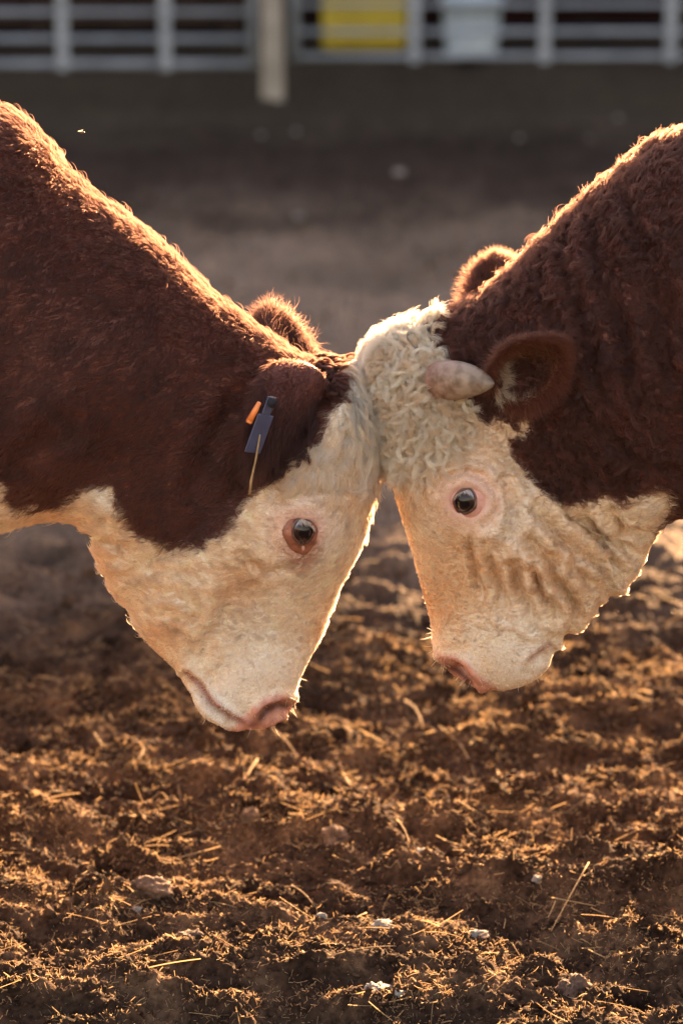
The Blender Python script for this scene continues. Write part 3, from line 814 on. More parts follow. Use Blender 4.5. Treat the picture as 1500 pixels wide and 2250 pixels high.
def strands(root, N, D, L, lift, K, wav=None, wfreq=None, phase=None, clump=None, ck=.6, gravity=0.0):
    n = len(root); t = np.linspace(0, 1, K)[None, :, None]
    L = np.broadcast_to(np.asarray(L, float), (n,))[:, None, None]
    lift = np.broadcast_to(np.asarray(lift, float), (n,))[:, None, None]
    Dn, Nn = D[:, None, :], N[:, None, :]
    rel = L * (Dn * (t * .95) + Nn * lift * (t * 1.6 - t * t))
    if wav is not None:
        wv = np.broadcast_to(np.asarray(wav, float), (n,))[:, None, None]; wf = np.broadcast_to(np.asarray(wfreq, float), (n,))[:, None, None]
        ph = phase[:, None, None]
        B3 = np.cross(N, D)[:, None, :]
        rel = rel + L * wv * ((np.sin(2 * math.pi * wf * t + ph) - np.sin(ph)) * B3 + .6 * (np.cos(2 * math.pi * wf * t + ph) - np.cos(ph)) * Nn * t)
    if gravity: rel = rel + np.array([0, 0, -1.0]) * L * gravity * t * t
    if clump is not None:
        ckt = ck * t ** .8
        rc = rel[clump]
        rel = rel * (1 - ckt) + rc * ckt - (root - root[clump])[:, None, :] * (ck * t ** 1.2)
    return root[:, None, :] + rel
def radii(n, K, r0, rg, tip=.15):
    t = np.linspace(0, 1, K)[None, :]
    return (r0 * (.75 + .5 * rg.random((n, 1)))) * (1 - (1 - tip) * t ** 1.6)
# ------------------------------------------------------------------ bull parts
def ear_mesh(base, T, O, Lg, w, thick=.004, nu=22, nv=25, fold=1.0):
    T = nrm(np.array(T, float)); O = np.array(O, float); O = nrm(O - (O @ T) * T); Sd = np.cross(T, O)
    inn, out = [], []
    for i in range(nu + 1):
        u = i / nu
        prof = (.42 + .58 * math.sin(math.pi * min(1, (u * 1.15 + .02)) ** .85)) if u < .5 else None
        wd = w * (0.45 + .55 * math.sin(math.pi / 2 * min(1, u / .45))) if u < .45 else w * math.sqrt(max(0, 1 - ((u - .45) / .55) ** 1.8))
        wd = max(wd, .002)
        fm = (2.3 - 1.35 * min(1, u / .55)) * fold
        bend = O * (Lg * .10 * u * u)
        c = base + T * Lg * u + bend
        rho = wd / math.sin(min(fm, math.pi / 2)) if fm < math.pi / 2 else wd
        for j in range(nv + 1):
            f = (j / nv * 2 - 1) * fm
            q = c + Sd * rho * math.sin(f) + O * rho * (1 - math.cos(f))
            nn = Sd * math.sin(f) - O * math.cos(f)             # outward (back of the ear)
            th = thick * (1 - .75 * u) * (1 - .6 * abs(j / nv * 2 - 1) ** 3) + .0012
            inn.append(q); out.append(q + nn * th)
    n1 = (nu + 1) * (nv + 1); V = np.array(inn + out); F = []
    g = lambda i, j, k: k * n1 + i * (nv + 1) + j
    for i in range(nu):
        for j in range(nv):
            F.append((g(i, j, 0), g(i + 1, j, 0), g(i + 1, j + 1, 0), g(i, j + 1, 0)))
            F.append((g(i, j, 1), g(i, j + 1, 1), g(i + 1, j + 1, 1), g(i + 1, j, 1)))
        F.append((g(i, 0, 0), g(i, 0, 1), g(i + 1, 0, 1), g(i + 1, 0, 0)))
        F.append((g(i, nv, 0), g(i + 1, nv, 0), g(i + 1, nv, 1), g(i, nv, 1)))
    for j in range(nv):
        F.append((g(nu, j, 0), g(nu, j, 1), g(nu, j + 1, 1), g(nu, j + 1, 0)))
        F.append((g(0, j, 0), g(0, j + 1, 0), g(0, j + 1, 1), g(0, j, 1)))
    return V, np.array(F), n1, T
def eye_materials():
    m, nt, b, L = new_mat('eyeball')
    tc = node(nt, 'ShaderNodeTexCoord')
    sp = node(nt, 'ShaderNodeSeparateXYZ'); L.new(tc.outputs['Object'], sp.inputs[0])
    # object space: +z looks out, x runs along the pupil
    def math_(op, a, b_=None, v=None):
        n = node(nt, 'ShaderNodeMath', operation=op)
        L.new(a, n.inputs[0])
        if b_ is not None: L.new(b_, n.inputs[1])
        if v is not None: n.inputs[1].default_value = v
        return n.outputs[0]
    r2 = math_('ADD', math_('POWER', math_('MULTIPLY', sp.outputs[0], v=1 / .0175), v=2), math_('POWER', math_('MULTIPLY', sp.outputs[1], v=1 / .0155), v=2))
    p2 = math_('ADD', math_('POWER', math_('MULTIPLY', sp.outputs[0], v=1 / .0120), v=2), math_('POWER', math_('MULTIPLY', sp.outputs[1], v=1 / .0090), v=2))
    r1 = ramp(nt, [(0.0, (.020, .011, .008)), (.42, (.030, .016, .011)), (.52, (.06, .05, .05)), (.62, (.30, .30, .34)), (.9, (.42, .39, .41))])
    L.new(math_('MULTIPLY', r2, v=.5), r1.inputs[0])
    r3 = ramp(nt, [(.4, (0.0, 0, 0)), (.6, (1, 1, 1))]); L.new(math_('MULTIPLY', p2, v=.5), r3.inputs[0])
    mx = node(nt, 'ShaderNodeMix', data_type='RGBA'); mx.inputs['A'].default_value = (.004, .004, .006, 1)
    L.new(r3.outputs[0], mx.inputs['Factor']); L.new(r1.outputs[0], mx.inputs['B']); L.new(mx.outputs['Result'], b.inputs['Base Color'])
    b.inputs['Roughness'].default_value = .25
    b.inputs['Coat Weight'].default_value = 1.0; b.inputs['Coat Roughness'].default_value = .02; b.inputs['Coat IOR'].default_value = 1.30; b.inputs['Specular IOR Level'].default_value = .15
    k = noisy_mat('eyelid_skin', (.58, .29, .23), (.70, .42, .35), 120, .42, .3, 400)
    k2 = noisy_mat('eyelid_skin_wet', (.10, .030, .016), (.36, .14, .085), 60, .35, .3, 400)
    k3 = noisy_mat('eyelid_margin', (.05, .022, .018), (.16, .07, .055), 150, .3)
    return m, k, k2, k3
M_EYE, M_LID, M_LIDW, M_LIDM = eye_materials()
def make_eye(parent, c, axis, gaze, roll, lidmat, r=.0222, ap=(.80, .64), outer=1.75, tear=.55, duct=.3):
    """eyeball with a ring of lids; axis looks out, roll turns the opening about it"""
    def frame(axis, roll):
        Z = nrm(np.array(axis, float)); X0 = nrm(np.cross(np.array([0, 0, 1.0]), Z)); Y0 = np.cross(Z, X0)
        X = X0 * math.cos(roll) + Y0 * math.sin(roll)
        return X, np.cross(Z, X), Z
    Xl, Yl, Zl = frame(axis, roll)
    Ml = Matrix(((Xl[0], Yl[0], Zl[0], c[0]), (Xl[1], Yl[1], Zl[1], c[1]), (Xl[2], Yl[2], Zl[2], c[2]), (0, 0, 0, 1)))
    X, Y, Z = frame(gaze, 0)
    Mx = Matrix(((X[0], Y[0], Z[0], c[0]), (X[1], Y[1], Z[1], c[1]), (X[2], Y[2], Z[2], c[2]), (0, 0, 0, 1)))
    bm = bmesh.new(); bmesh.ops.create_uvsphere(bm, u_segments=40, v_segments=28, radius=r)
    for v in bm.verts:                      # the clear front bulges a little
        if v.co.z > 0:
            k = math.exp(-((v.co.x ** 2 + v.co.y ** 2) / (.013 ** 2))); v.co.z *= 1 + .07 * k
    me = bpy.data.meshes.new('eye'); bm.to_mesh(me); bm.free()
    me.polygons.foreach_set('use_smooth', np.ones(len(me.polygons), dtype=bool)); me.materials.append(M_EYE)
    e = bpy.data.objects.new('eye', me); COL.objects.link(e); e.parent = parent; e.matrix_local = Mx
    V, F = [], []
    nf, ns = 56, 14
    for a in range(nf):
        f = 2 * math.pi * a / nf
        cx, sy = math.cos(f), math.sin(f)
        # almond opening, drawn out at the tear duct (-x of the local frame)
        ox = ap[0] * (1 + tear * .35 * max(0, -cx) ** 3); oy = ap[1] * (1 - .25 * abs(cx) ** 3)
        al0 = math.asin(min(.97, math.hypot(cx * ox, sy * oy) / 1.0)) if True else 0
        for k in range(ns):
            s = k / (ns - 1)
            al = al0 + s * (outer - al0 * .75)
            rr = r * (1.02 + .17 * math.sin(min(1, s * 2.2) * math.pi / 2) + .10 * math.sin(s * 9.5 + .6) * (1 - s))
            rr = rr * (1 + .38 * max(0, s - .25) ** 1.0) if s > .25 else rr
            fx = math.atan2(sy * oy, cx * ox)
            rr *= 1 + .03 * math.sin(3 * f + 1 + 2 * s) + .02 * math.sin(7 * f + 5 * s)
            st_ = 1 + duct * s * max(0, -cx) ** 2 * (1.6 - .6 * s)
            V.append((rr * math.sin(min(al, 1.75)) * math.cos(fx) * st_, rr * math.sin(min(al, 1.75)) * math.sin(fx), rr * math.cos(min(al, 1.75)) - .0005))
    for a in range(nf):
        for k in range(ns - 1):
            F.append((a * ns + k, a * ns + k + 1, ((a + 1) % nf) * ns + k + 1, ((a + 1) % nf) * ns + k))
    lid = mesh_obj('eyelid', V, F, lidmat, e)
    lid.data.materials.append(M_LIDM)
    lid.data.polygons.foreach_set('material_index', np.array([1 if (i % (ns - 1)) < 2 else 0 for i in range(len(F))], dtype=np.int32))
    lid.matrix_local = Mx.inverted() @ Ml
    md = lid.modifiers.new('thick', 'SOLIDIFY'); md.thickness = .0012; md.offset = -1
    return e, Mx
def horn_material():
    m, nt, b, L = new_mat('horn_keratin')
    tc = node(nt, 'ShaderNodeTexCoord')
    sp = node(nt, 'ShaderNodeSeparateXYZ'); L.new(tc.outputs['Object'], sp.inputs[0])
    wv = node(nt, 'ShaderNodeTexWave', bands_direction='Z'); wv.inputs['Scale'].default_value = 55; wv.inputs['Distortion'].default_value = 3.5; wv.inputs['Detail'].default_value = 4
    no = node(nt, 'ShaderNodeTexNoise'); no.inputs['Scale'].default_value = 45; no.inputs['Detail'].default_value = 7
    L.new(tc.outputs['Object'], wv.inputs['Vector']); L.new(tc.outputs['Object'], no.inputs['Vector'])
    mp = node(nt, 'ShaderNodeMapRange'); mp.inputs['From Min'].default_value = 0.0; mp.inputs['From Max'].default_value = .12
    L.new(sp.outputs[2], mp.inputs['Value'])
    rp = ramp(nt, [(0.0, (.28, .135, .095)), (.18, (.33, .20, .14)), (.55, (.31, .225, .16)), (.86, (.24, .185, .135)), (.97, (.16, .13, .12))])
    L.new(mp.outputs[0], rp.inputs[0])
    r2 = ramp(nt, [(.36, (.42, .34, .27)), (.56, (1, 1, 1))]); L.new(no.outputs['Fac'], r2.inputs[0])
    mx = node(nt, 'ShaderNodeMix', data_type='RGBA', blend_type='MULTIPLY'); mx.inputs['Factor'].default_value = .9
    L.new(rp.outputs[0], mx.inputs['A']); L.new(r2.outputs[0], mx.inputs['B']); L.new(mx.outputs['Result'], b.inputs['Base Color'])
    b.inputs['Roughness'].default_value = .48
    b.inputs['Subsurface Weight'].default_value = .15; b.inputs['Subsurface Radius'].default_value = (.01, .004, .002)
    bp = node(nt, 'ShaderNodeBump'); bp.inputs['Strength'].default_value = .22; bp.inputs['Distance'].default_value = .0012
    L.new(wv.outputs['Fac'], bp.inputs['Height']); L.new(bp.outputs[0], b.inputs['Normal'])
    return m
def make_horn(parent, a, b, r0, sag, mat):
    a = np.array(a); b = np.array(b); Lh = np.linalg.norm(b - a); Z = (b - a) / Lh
    X = nrm(np.cross(np.array([0, 0, 1.0]), Z)); Y = np.cross(Z, X)
    V, F = [], []; nz, nr = 30, 32
    for i in range(nz + 1):
        u = i / nz
        rr = r0 * (1 + .10 * math.sin(u * 3)) * max(.0, 1 - u ** 2.2) ** .66 if u < 1 else 0
        rr = rr * (1 + .012 * math.sin(u * 60) * .3)
        cy = sag * math.sin(u * math.pi) * Lh
        for j in range(nr):
            q = 2 * math.pi * j / nr
            V.append((rr * math.cos(q) * .92, rr * math.sin(q) + cy, u * Lh))
    for i in range(nz):
        for j in range(nr):
            F.append((i * nr + j, i * nr + (j + 1) % nr, (i + 1) * nr + (j + 1) % nr, (i + 1) * nr + j))
    o = mesh_obj('horn', V, F, mat, parent)
    o.matrix_local = Matrix(((X[0], Y[0], Z[0], a[0]), (X[1], Y[1], Z[1], a[1]), (X[2], Y[2], Z[2], a[2]), (0, 0, 0, 1)))
    return o
EARS = {
    'left': [(P(700, 858, -.085), (-.46, -.56, -.54), (-.62, -.40, -.46), .168, .070, .9),
             (P(632, 812, .095), (-.26, .50, .58), (.62, -.75, .05), .122, .038, .9)],
    'right': [(P(1124, 822, -.092), (.58, -.52, .58), (-.30, -1.0, -.25), .138, .044, .95),
              (P(1098, 755, .10), (.00, .60, .72), (-.35, -.9, .3), .160, .044, .9)],
}
def make_bull(key, label, nhair):
    B = BULLS[key]; s = B['s']
    rg = np.random.default_rng(5 if s < 0 else 6)
    root = empty('bull', (s * 1.4, 0, 0))
    tag(root, label, 'bull')
    me, co, ed = build_body(B)
    co = sculpt(me, co, ed, [(c_, r_, a_ * 1.4) for c_, r_, a_ in B['bumps']], [(g, w_ * (1.0 if s < 0 else 1.2), a_ * (1.4 if s < 0 else 1.9)) for g, w_, a_ in B['grooves']])
    co = lap(co, ed, 1); set_co(me, co)
    # eyes: where the sight line meets the skin
    T = tri_data(me)
    bvh = BVHTree.FromPolygons([tuple(v) for v in co], [tuple(t) for t in T])
    d = Vector(ray(*B['eye'])).normalized()
    hit, hn, _, _ = bvh.ray_cast(Vector(CP), d)
    axis = nrm(np.array([-s * .26, -1.0, -.03]))
    ec = np.array(hit) - axis * .0140
    # socket: press the skin in around the eyeball
    Q = mirror_near(co); dd = np.linalg.norm(Q - ec, axis=1)
    push = np.where(dd < .030, (.030 - dd) * 1.1, 0)
    co[:, 1] += np.sign(-co[:, 1]) * push * 1.1
    co = lap(co, ed, 1); set_co(me, co)
    nb = len(co)
    # ears join the body's own mesh
    ears = []
    V0, F0 = co, None
    bm = bmesh.new(); bm.from_mesh(me)
    off = nb
    for (b_, T_, O_, Lg, w, fold) in EARS[key]:
        V, F, n1, Tt = ear_mesh(np.array(b_) - nrm(np.array(T_, float)) * .02, T_, O_, Lg, w, fold=fold)
        vs = [bm.verts.new(v) for v in V]
        for f in F:
            bm.faces.new([vs[i] for i in f])
        ears.append((off, off + n1, off + len(V), Tt, nrm(np.array(O_, float)), np.array(b_), Lg))
        off += len(V)
    bm.to_mesh(me); bm.free()
    me.polygons.foreach_set('use_smooth', np.ones(len(me.polygons), dtype=bool)); me.update()
    co = np.empty(len(me.vertices) * 3, np.float32); me.vertices.foreach_get('co', co); co = co.reshape(-1, 3).astype(float)
    N = normals(me)
    # skin colour
    col, w, pp = coat(B, co)
    pk = np.exp(-(np.linalg.norm(mirror_near(co) - ec, axis=1) / .05) ** 2)[:, None]
    skin = np.where(w[:, None] > .5, (PINK * .9) * pk + col * .70 * (1 - pk), col * .8)
    sd_nose = sdist(pp + fbm(co * 60, 3)[:, None] * 6, B['nose'])
    nz = smooth(-sd_nose, -8, 8)[:, None] * (np.arange(len(co)) < nb)[:, None]
    mott = np.clip(.5 + .8 * fbm(co * 90, 3), 0, 1)[:, None]
    skin = skin * (1 - nz) + nz * (np.array([.60, .30, .23]) * mott + np.array([.42, .19, .13]) * (1 - mott))
    nd = np.linalg.norm(pp - np.array(B['nostril']), axis=1)
    nk = (np.exp(-(poly_dist(pp, B['grooves'][0][0]) / 9) ** 2) * .9)[:, None] * (np.arange(len(co)) < nb)[:, None]
    skin = skin * (1 - nk) + np.array([.05, .015, .014]) * nk
    lk = (np.exp(-(poly_dist(pp, B['lip']) / 8) ** 2) * (np.arange(len(co)) < nb) * w * (1.0 if s < 0 else .6))[:, None]
    skin = skin * (1 - lk) + np.array([.30, .13, .10]) * lk
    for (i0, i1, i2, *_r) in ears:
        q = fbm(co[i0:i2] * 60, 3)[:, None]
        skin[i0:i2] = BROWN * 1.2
        skin[i0:i1] = (np.array([.03, .012, .008]) if s < 0 else np.array([.30, .11, .045])) * (1 + .4 * q[:i1 - i0])  # inner ear: left painted dark as shade, right orange as light through it
    ca = me.attributes.new('skin', 'FLOAT_COLOR', 'POINT')
    c4 = np.ones((len(co), 4), np.float32); c4[:, :3] = np.clip(skin, 0.01, 1); ca.data.foreach_set('color', c4.ravel())
    me.materials.clear(); me.materials.append(M_SKIN)
    body = bpy.data.objects.new('body', me); COL.objects.link(body); body.parent = root
    root_inv = Matrix.Translation((-s * 1.4, 0, 0))
    body.matrix_parent_inverse = root_inv
    # both eyes
    wet = M_LIDW if s < 0 else M_LID
    for side in (-1, 1):
        c = ec.copy(); ax = axis.copy()
        if side > 0: c[1] = -c[1]; ax[1] = -ax[1]
        gz = axis + np.array([-s * .20, 0, -.16])
        if side > 0: gz[1] = -gz[1]
        rl = R(96 if s < 0 else 69)
        e, Mx = make_eye(root, c, ax, gz, rl if side < 0 else math.pi - rl, wet, outer=1.5 if s < 0 else 1.55, duct=.55 if s < 0 else .3)
        e.matrix_parent_inverse = root_inv
    B['ec'] = ec
    # ---------------------------------------------------------------- hair
    T = tri_data(me)
    vw = np.ones(len(co))
    isear = np.arange(len(co)) >= nb
    Q = co - CP; facing = -(N * nrm(Q)).sum(1)
    inx = (pp[:, 0] > -90) & (pp[:, 0] < 1590) & (np.abs(co[:, 0]) < .8)
    vw = np.where(inx, np.where(facing > -.25, 1.0, .40), 0.0)
    vw = np.where((~inx) & (np.abs(co[:, 0]) < 1.05), .30, vw)
    vw[np.abs(co[:, 0]) > 1.05] = 0
    deye = np.linalg.norm(mirror_near(co) - ec, axis=1)
    eyek = smooth(deye, .0235, .031) if s < 0 else smooth(deye, .028, .046) ** 1.2
    vw *= np.where(isear, 1.0, eyek * (1 - .97 * nz[:, 0]) * (1 - .95 * np.exp(-(nd / 16) ** 2)))
    lipd = poly_dist(pp, B['lip'])
    vw *= np.where(isear, 1.0, 1 - .92 * np.exp(-(lipd / 8) ** 2))
    vw[isear] *= .9
    tw = vw[T].mean(1)
    rt, rn = sample(co, N, T, tw, nhair, rg)
    rc, rw, rpp = coat(B, rt, rg.normal(size=(nhair, 2)) * 5)
    # which roots sit on the ears
    tree_e = np.zeros(nhair, bool)
    kd = kdtree.KDTree(int(isear.sum())); idx = np.nonzero(isear)[0]
    for k, i in enumerate(idx): kd.insert(co[i], k)
    kd.balance()
    for (i0, i1, i2, Tt, Oo, b_, Lg) in ears:
        cand = np.nonzero(np.linalg.norm(rt - (b_ + Tt * Lg * .5), axis=1) < Lg * .75)[0]
        for i in cand:
            _, _, dist = kd.find(rt[i])
            if dist < .0028: tree_e[i] = True
    rc[tree_e] = BROWN * (.8 + .6 * rg.random((tree_e.sum(), 1)))
    if s < 0:
        stain = np.exp(-((((rpp - np.array([668, 1192])) / np.array([40, 58])) ** 2).sum(1)) ** 2)[:, None]
        rc = rc * (1 - stain) + np.array([.36, .13, .065]) * stain
    # comb direction
    D = np.zeros_like(rt)
    face = rw > .5
    D[:] = np.array([s * .80, 0, -.42])
    fpoll = np.exp(-(((rpp - np.array(B['head'][3][0])) / np.array([170, 220])) ** 2).sum(1))[:, None]
    fd = np.array([s * .85, 0, .30]) * (1 - fpoll) + np.array([-s * .15, 0, -1.0]) * fpoll
    D = np.where(face[:, None], fd, D)
    muzz = smooth(rpp[:, 1], 1380, 1480)[:, None]
    D = D * (1 - muzz) + np.array([s * .45, 0, -.6]) * muzz
    for (i0, i1, i2, Tt, Oo, b_, Lg) in ears:
        near_e = tree_e & (np.linalg.norm(rt - (b_ + Tt * Lg * .5), axis=1) < Lg * .8)
        if s < 0: rc[near_e & ((rn @ Oo) > .15)] *= .5  # hair inside the left ear darkened as painted shade
        D[near_e] = Tt + rg.normal(size=(near_e.sum(), 3)) * .25
    Qr = mirror_near(rt); ray_e = Qr - ec; ray_e[:, 1] = np.where(rt[:, 1] > 0, -ray_e[:, 1], ray_e[:, 1])
    ke = np.exp(-(np.linalg.norm(Qr - ec, axis=1) / .042) ** 4)[:, None] * (~tree_e)[:, None]
    D = D * (1 - ke) + nrm(ray_e) * ke
    D = tangent(D, rn)
    if s < 0:
        ang = np.where(face, .55 * fbm(rt * 26, 3) + .35 * fbm(rt * 70, 2), .50 * fbm(rt * 13, 3) + .40 * fbm(rt * 55, 2))
    else:
        ang = np.where(face, .75 * fbm(rt * 30, 3) + .45 * fbm(rt * 80, 2), 1.05 * fbm(rt * 24, 3) + 1.0 * fbm(rt * 62, 2))
    ang = ang + rg.normal(size=nhair) * .16
    D = swing(D, rn, ang)
    # length in metres
    Lh = np.where(face, .0145 if s < 0 else .0088, .0145 if s < 0 else .0165) * (.7 + .6 * rg.random(nhair))
    Lh *= 1 + .35 * fbm(rt * 30 + 3, 2)
    de = np.linalg.norm(mirror_near(rt) - ec, axis=1)
    Lh *= .35 + .65 * smooth(de, .03, .075)
    Lh *= 1 - .74 * muzz[:, 0]
    top = (rn[:, 2] > .35) & ~face
    Lh = np.where(top, Lh * (1.15 + .25 * rg.random(nhair)), Lh)
    Lh[tree_e] = .016 * (.6 + .9 * rg.random(tree_e.sum()))
    lift = np.where(face, .27, .38) + .22 * fbm(rt * 45 + 8, 2) + rg.normal(size=nhair) * .10
    lift = np.clip(lift, .12, .9)
    lift = np.where(top, lift + .15, lift)
    lift[tree_e] = .35
    stray = rg.random(nhair) < .010
    lift[stray] += .5; Lh[stray] *= 1.25
    K = 6
    cid = clump_ids(rt, .0074 if s < 0 else .0070, rg)
    ph = fbm(rt[cid] * 40, 2) * 6 + rg.random(nhair) * .8
    wav = np.where(face, .14, .07 if s < 0 else .17)
    pts = strands(rt, rn, D, Lh, lift, K, wav, np.where(face, 1.0, 1.0 if s < 0 else 1.25), ph, cid, .50 if s < 0 else .75)
    hv = rg.normal(size=(nhair, 1)) * .15 + rg.normal(size=(nhair, 1))[cid] * .20
    rc = rc * np.clip(1 + hv * np.where(face, .7, 1.0)[:, None], .5, 1.5)
    rr = radii(nhair, K, .00033, rg)
    h = curves_obj('hair', pts, rr, rc, M_HAIR, root); h.matrix_parent_inverse = root_inv
    return root, body, bvh, root_inv, ec, ears
NH = 260000
# ------------------------------------------------------------------ locks of long hair
def locks(key, name, poly, n, per, length, dirf, curl, turns, lr, colf, seed, K=15, r0=.0003, rise=(.003, .010), fuzz=.0016, hj=.18):
    """ringlets: each lock follows a guide that creeps over the hide and winds round itself"""
    root, body, bvh, inv = RB[key][:4]; B = BULLS[key]; me = body.data
    rg = np.random.default_rng(seed)
    co = np.empty(len(me.vertices) * 3, np.float32); me.vertices.foreach_get('co', co); co = co.reshape(-1, 3).astype(float)
    N = normals(me); T = tri_data(me)
    cen = co[T].mean(1); pp = proj(mirror_near(cen))
    ok = inside(pp, poly) & (np.abs(cen[:, 0]) < .5) & (T.max(1) < RB[key][5][0][0])
    T = T[ok]
    pts0, nn0 = sample(co, N, T, np.where(cen[ok][:, 1] < .03, 1.0, .6), n, rg)
    allp = np.zeros((n, per, K, 3)); colr = np.zeros((n, per, 3))
    for i in range(n):
        p = pts0[i]; nn = nn0[i]; Lk = length * rg.uniform(.6, 1.25); step = Lk / (K - 1)
        d = np.array(dirf(p, proj(mirror_near(p[None]))[0], rg), float)
        if p[1] > 0: d[1] = -d[1]
        ph = rg.uniform(0, 6.28); sg = 1 if rg.random() < .5 else -1; tn = turns * rg.uniform(.6, 1.3); cr = curl * rg.uniform(.6, 1.3)
        G_, U_, W_, H_ = [], [], [], []
        q = p + nn * .001
        for k in range(K):
            t = k / (K - 1)
            loc, nv, _, _ = bvh.find_nearest(Vector(q))
            nv = np.array(nv); loc = np.array(loc)
            tv = d - (d @ nv) * nv; tv = tv / (np.linalg.norm(tv) + 1e-9); bv = np.cross(nv, tv)
            h = rise[0] * min(1, t * 4) + rise[1] * t
            f = ph + sg * 2 * math.pi * tn * t; rr = cr * min(1, t * 3)
            c = loc + nv * (h + rr * (1 + math.cos(f))) + bv * rr * math.sin(f)
            H_.append(nv * rr * math.cos(f) + bv * rr * math.sin(f))
            if k == 0: c = p
            G_.append(c); U_.append(nv); W_.append(bv)
            q = loc + tv * step; d = d * .9 + tv * .1 + rg.normal(size=3) * .10
        G_, U_, W_, H_ = np.array(G_), np.array(U_), np.array(W_), np.array(H_)
        a = rg.uniform(0, 6.28, per); r = lr * np.sqrt(rg.random(per)); t = np.linspace(0, 1, K)
        env = (1.0 + .35 * np.sin(t * math.pi)) * (1 - .62 * t ** 1.5)
        allp[i] = G_[None] + (np.cos(a) * r)[:, None, None] * env[None, :, None] * U_[None] + (np.sin(a) * r)[:, None, None] * env[None, :, None] * W_[None] \
            + (rg.normal(size=(per, 1, 1)) * hj) * H_[None] + rg.normal(size=(per, 1, 3)) * fuzz * (t ** 1.5)[None, :, None]
        colr[i] = np.array(colf(p, rg)) * (1 + rg.normal(size=(per, 1)) * .08)
    o = curves_obj(name, allp.reshape(-1, K, 3), radii(n * per, K, r0, rg, .3), colr.reshape(-1, 3), M_HAIR, root)
    o.matrix_parent_inverse = inv
    return o
def fringe(key, name, which, n_in, n_rim, n_out, seed, grav, colf, l_in=.026, l_rim=.026, l_out=.02):
    """long hair in and round the ears"""
    root, body, bvh, inv, ec, ears = RB[key]; me = body.data
    rg = np.random.default_rng(seed)
    co = np.empty(len(me.vertices) * 3, np.float32); me.vertices.foreach_get('co', co); co = co.reshape(-1, 3).astype(float)
    P_, D_, N_, L_, C_ = [], [], [], [], []
    for e in which:
        i0, i1, i2, Tt, Oo, b_, Lg = ears[e]
        nv = 26
        idx = rg.integers(0, i1 - i0, n_in); u = (idx // nv) / 22
        idx = idx[u > .05]; u = u[u > .05]
        a = co[i0 + idx] + rg.normal(size=(len(idx), 3)) * .0015
        P_.append(a); D_.append(nrm(Tt * 1.0 + rg.normal(size=(len(a), 3)) * .35 + grav * .4)); N_.append(np.repeat(Oo[None], len(a), 0)); L_.append(l_in * rg.uniform(.4, 1.2, len(a))); C_.append(colf(u, 0, rg))
        oi = i1 + rg.integers(0, i2 - i1, n_out)
        a = co[oi] + rg.normal(size=(n_out, 3)) * .0022
        nn_ = normals(me)[oi]
        P_.append(a); D_.append(nrm(Tt * .8 + rg.normal(size=(n_out, 3)) * .30 + grav * .5 + nn_ * .35)); N_.append(nn_); L_.append(l_out * rg.uniform(.4, 1.3, n_out)); C_.append(colf(np.ones(n_out), 1, rg))
        rows = rg.integers(1, 23, n_rim); side = rg.integers(0, 3, n_rim); col = np.where(side == 0, 0, np.where(side == 1, nv - 1, rg.integers(0, nv, n_rim))); rows = np.where(side == 2, rg.integers(19, 23, n_rim), rows)
        ridx = i0 + rows * nv + col
        a = co[ridx] + rg.normal(size=(n_rim, 3)) * .0012
        ctr = b_ + Tt * Lg * .5
        outw = nrm(a - ctr)
        P_.append(a); D_.append(nrm(Tt * .55 + outw * .5 + rg.normal(size=(n_rim, 3)) * .22 + grav)); N_.append(np.repeat(Oo[None], n_rim, 0)); L_.append(l_rim * rg.uniform(.35, 1.2, n_rim)); C_.append(colf(rows / 22, 1, rg))
    P_, D_, N_, L_, C_ = map(np.concatenate, (P_, D_, N_, L_, C_))
    K = 6
    pts = strands(P_, N_, D_, L_, .15, K, .06, 1.0, rg.random(len(P_)) * 6, None, 0, .12)
    o = curves_obj(name, pts, radii(len(P_), K, .00032, rg), C_, M_HAIR, root); o.matrix_parent_inverse = inv
    return o
def whiskers(key, spots, n, length, seed):
    root, body, bvh, inv = RB[key][:4]; rg = np.random.default_rng(seed)
    p, d = [], []
    for i in range(n):
        (px, py), (sx, sy) = spots[rg.integers(len(spots))]
        h, nv, _, _ = bvh.ray_cast(Vector(CP), Vector(ray(px + rg.normal() * sx, py + rg.normal() * sy)).normalized())
        if h is None: continue
        side = 1 if rg.random() < .6 else -1
        q = np.array(h); v = np.array(nv)
        if side < 0: q[1] = -q[1]; v[1] = -v[1]
        p.append(q); d.append(nrm(v + rg.normal(size=3) * .3 + np.array([0, 0, -.45])))
    p, d = np.array(p), np.array(d); nn = nrm(np.cross(d, rg.normal(size=d.shape)))
    pts = strands(p, nn, d, length * rg.uniform(.5, 1.3, len(p)), .18, 5)
    o = curves_obj('whiskers', pts, radii(len(p), 5, .00035, rg), np.tile([.8, .7, .55], (len(p), 1)), M_HAIR, root); o.matrix_parent_inverse = inv
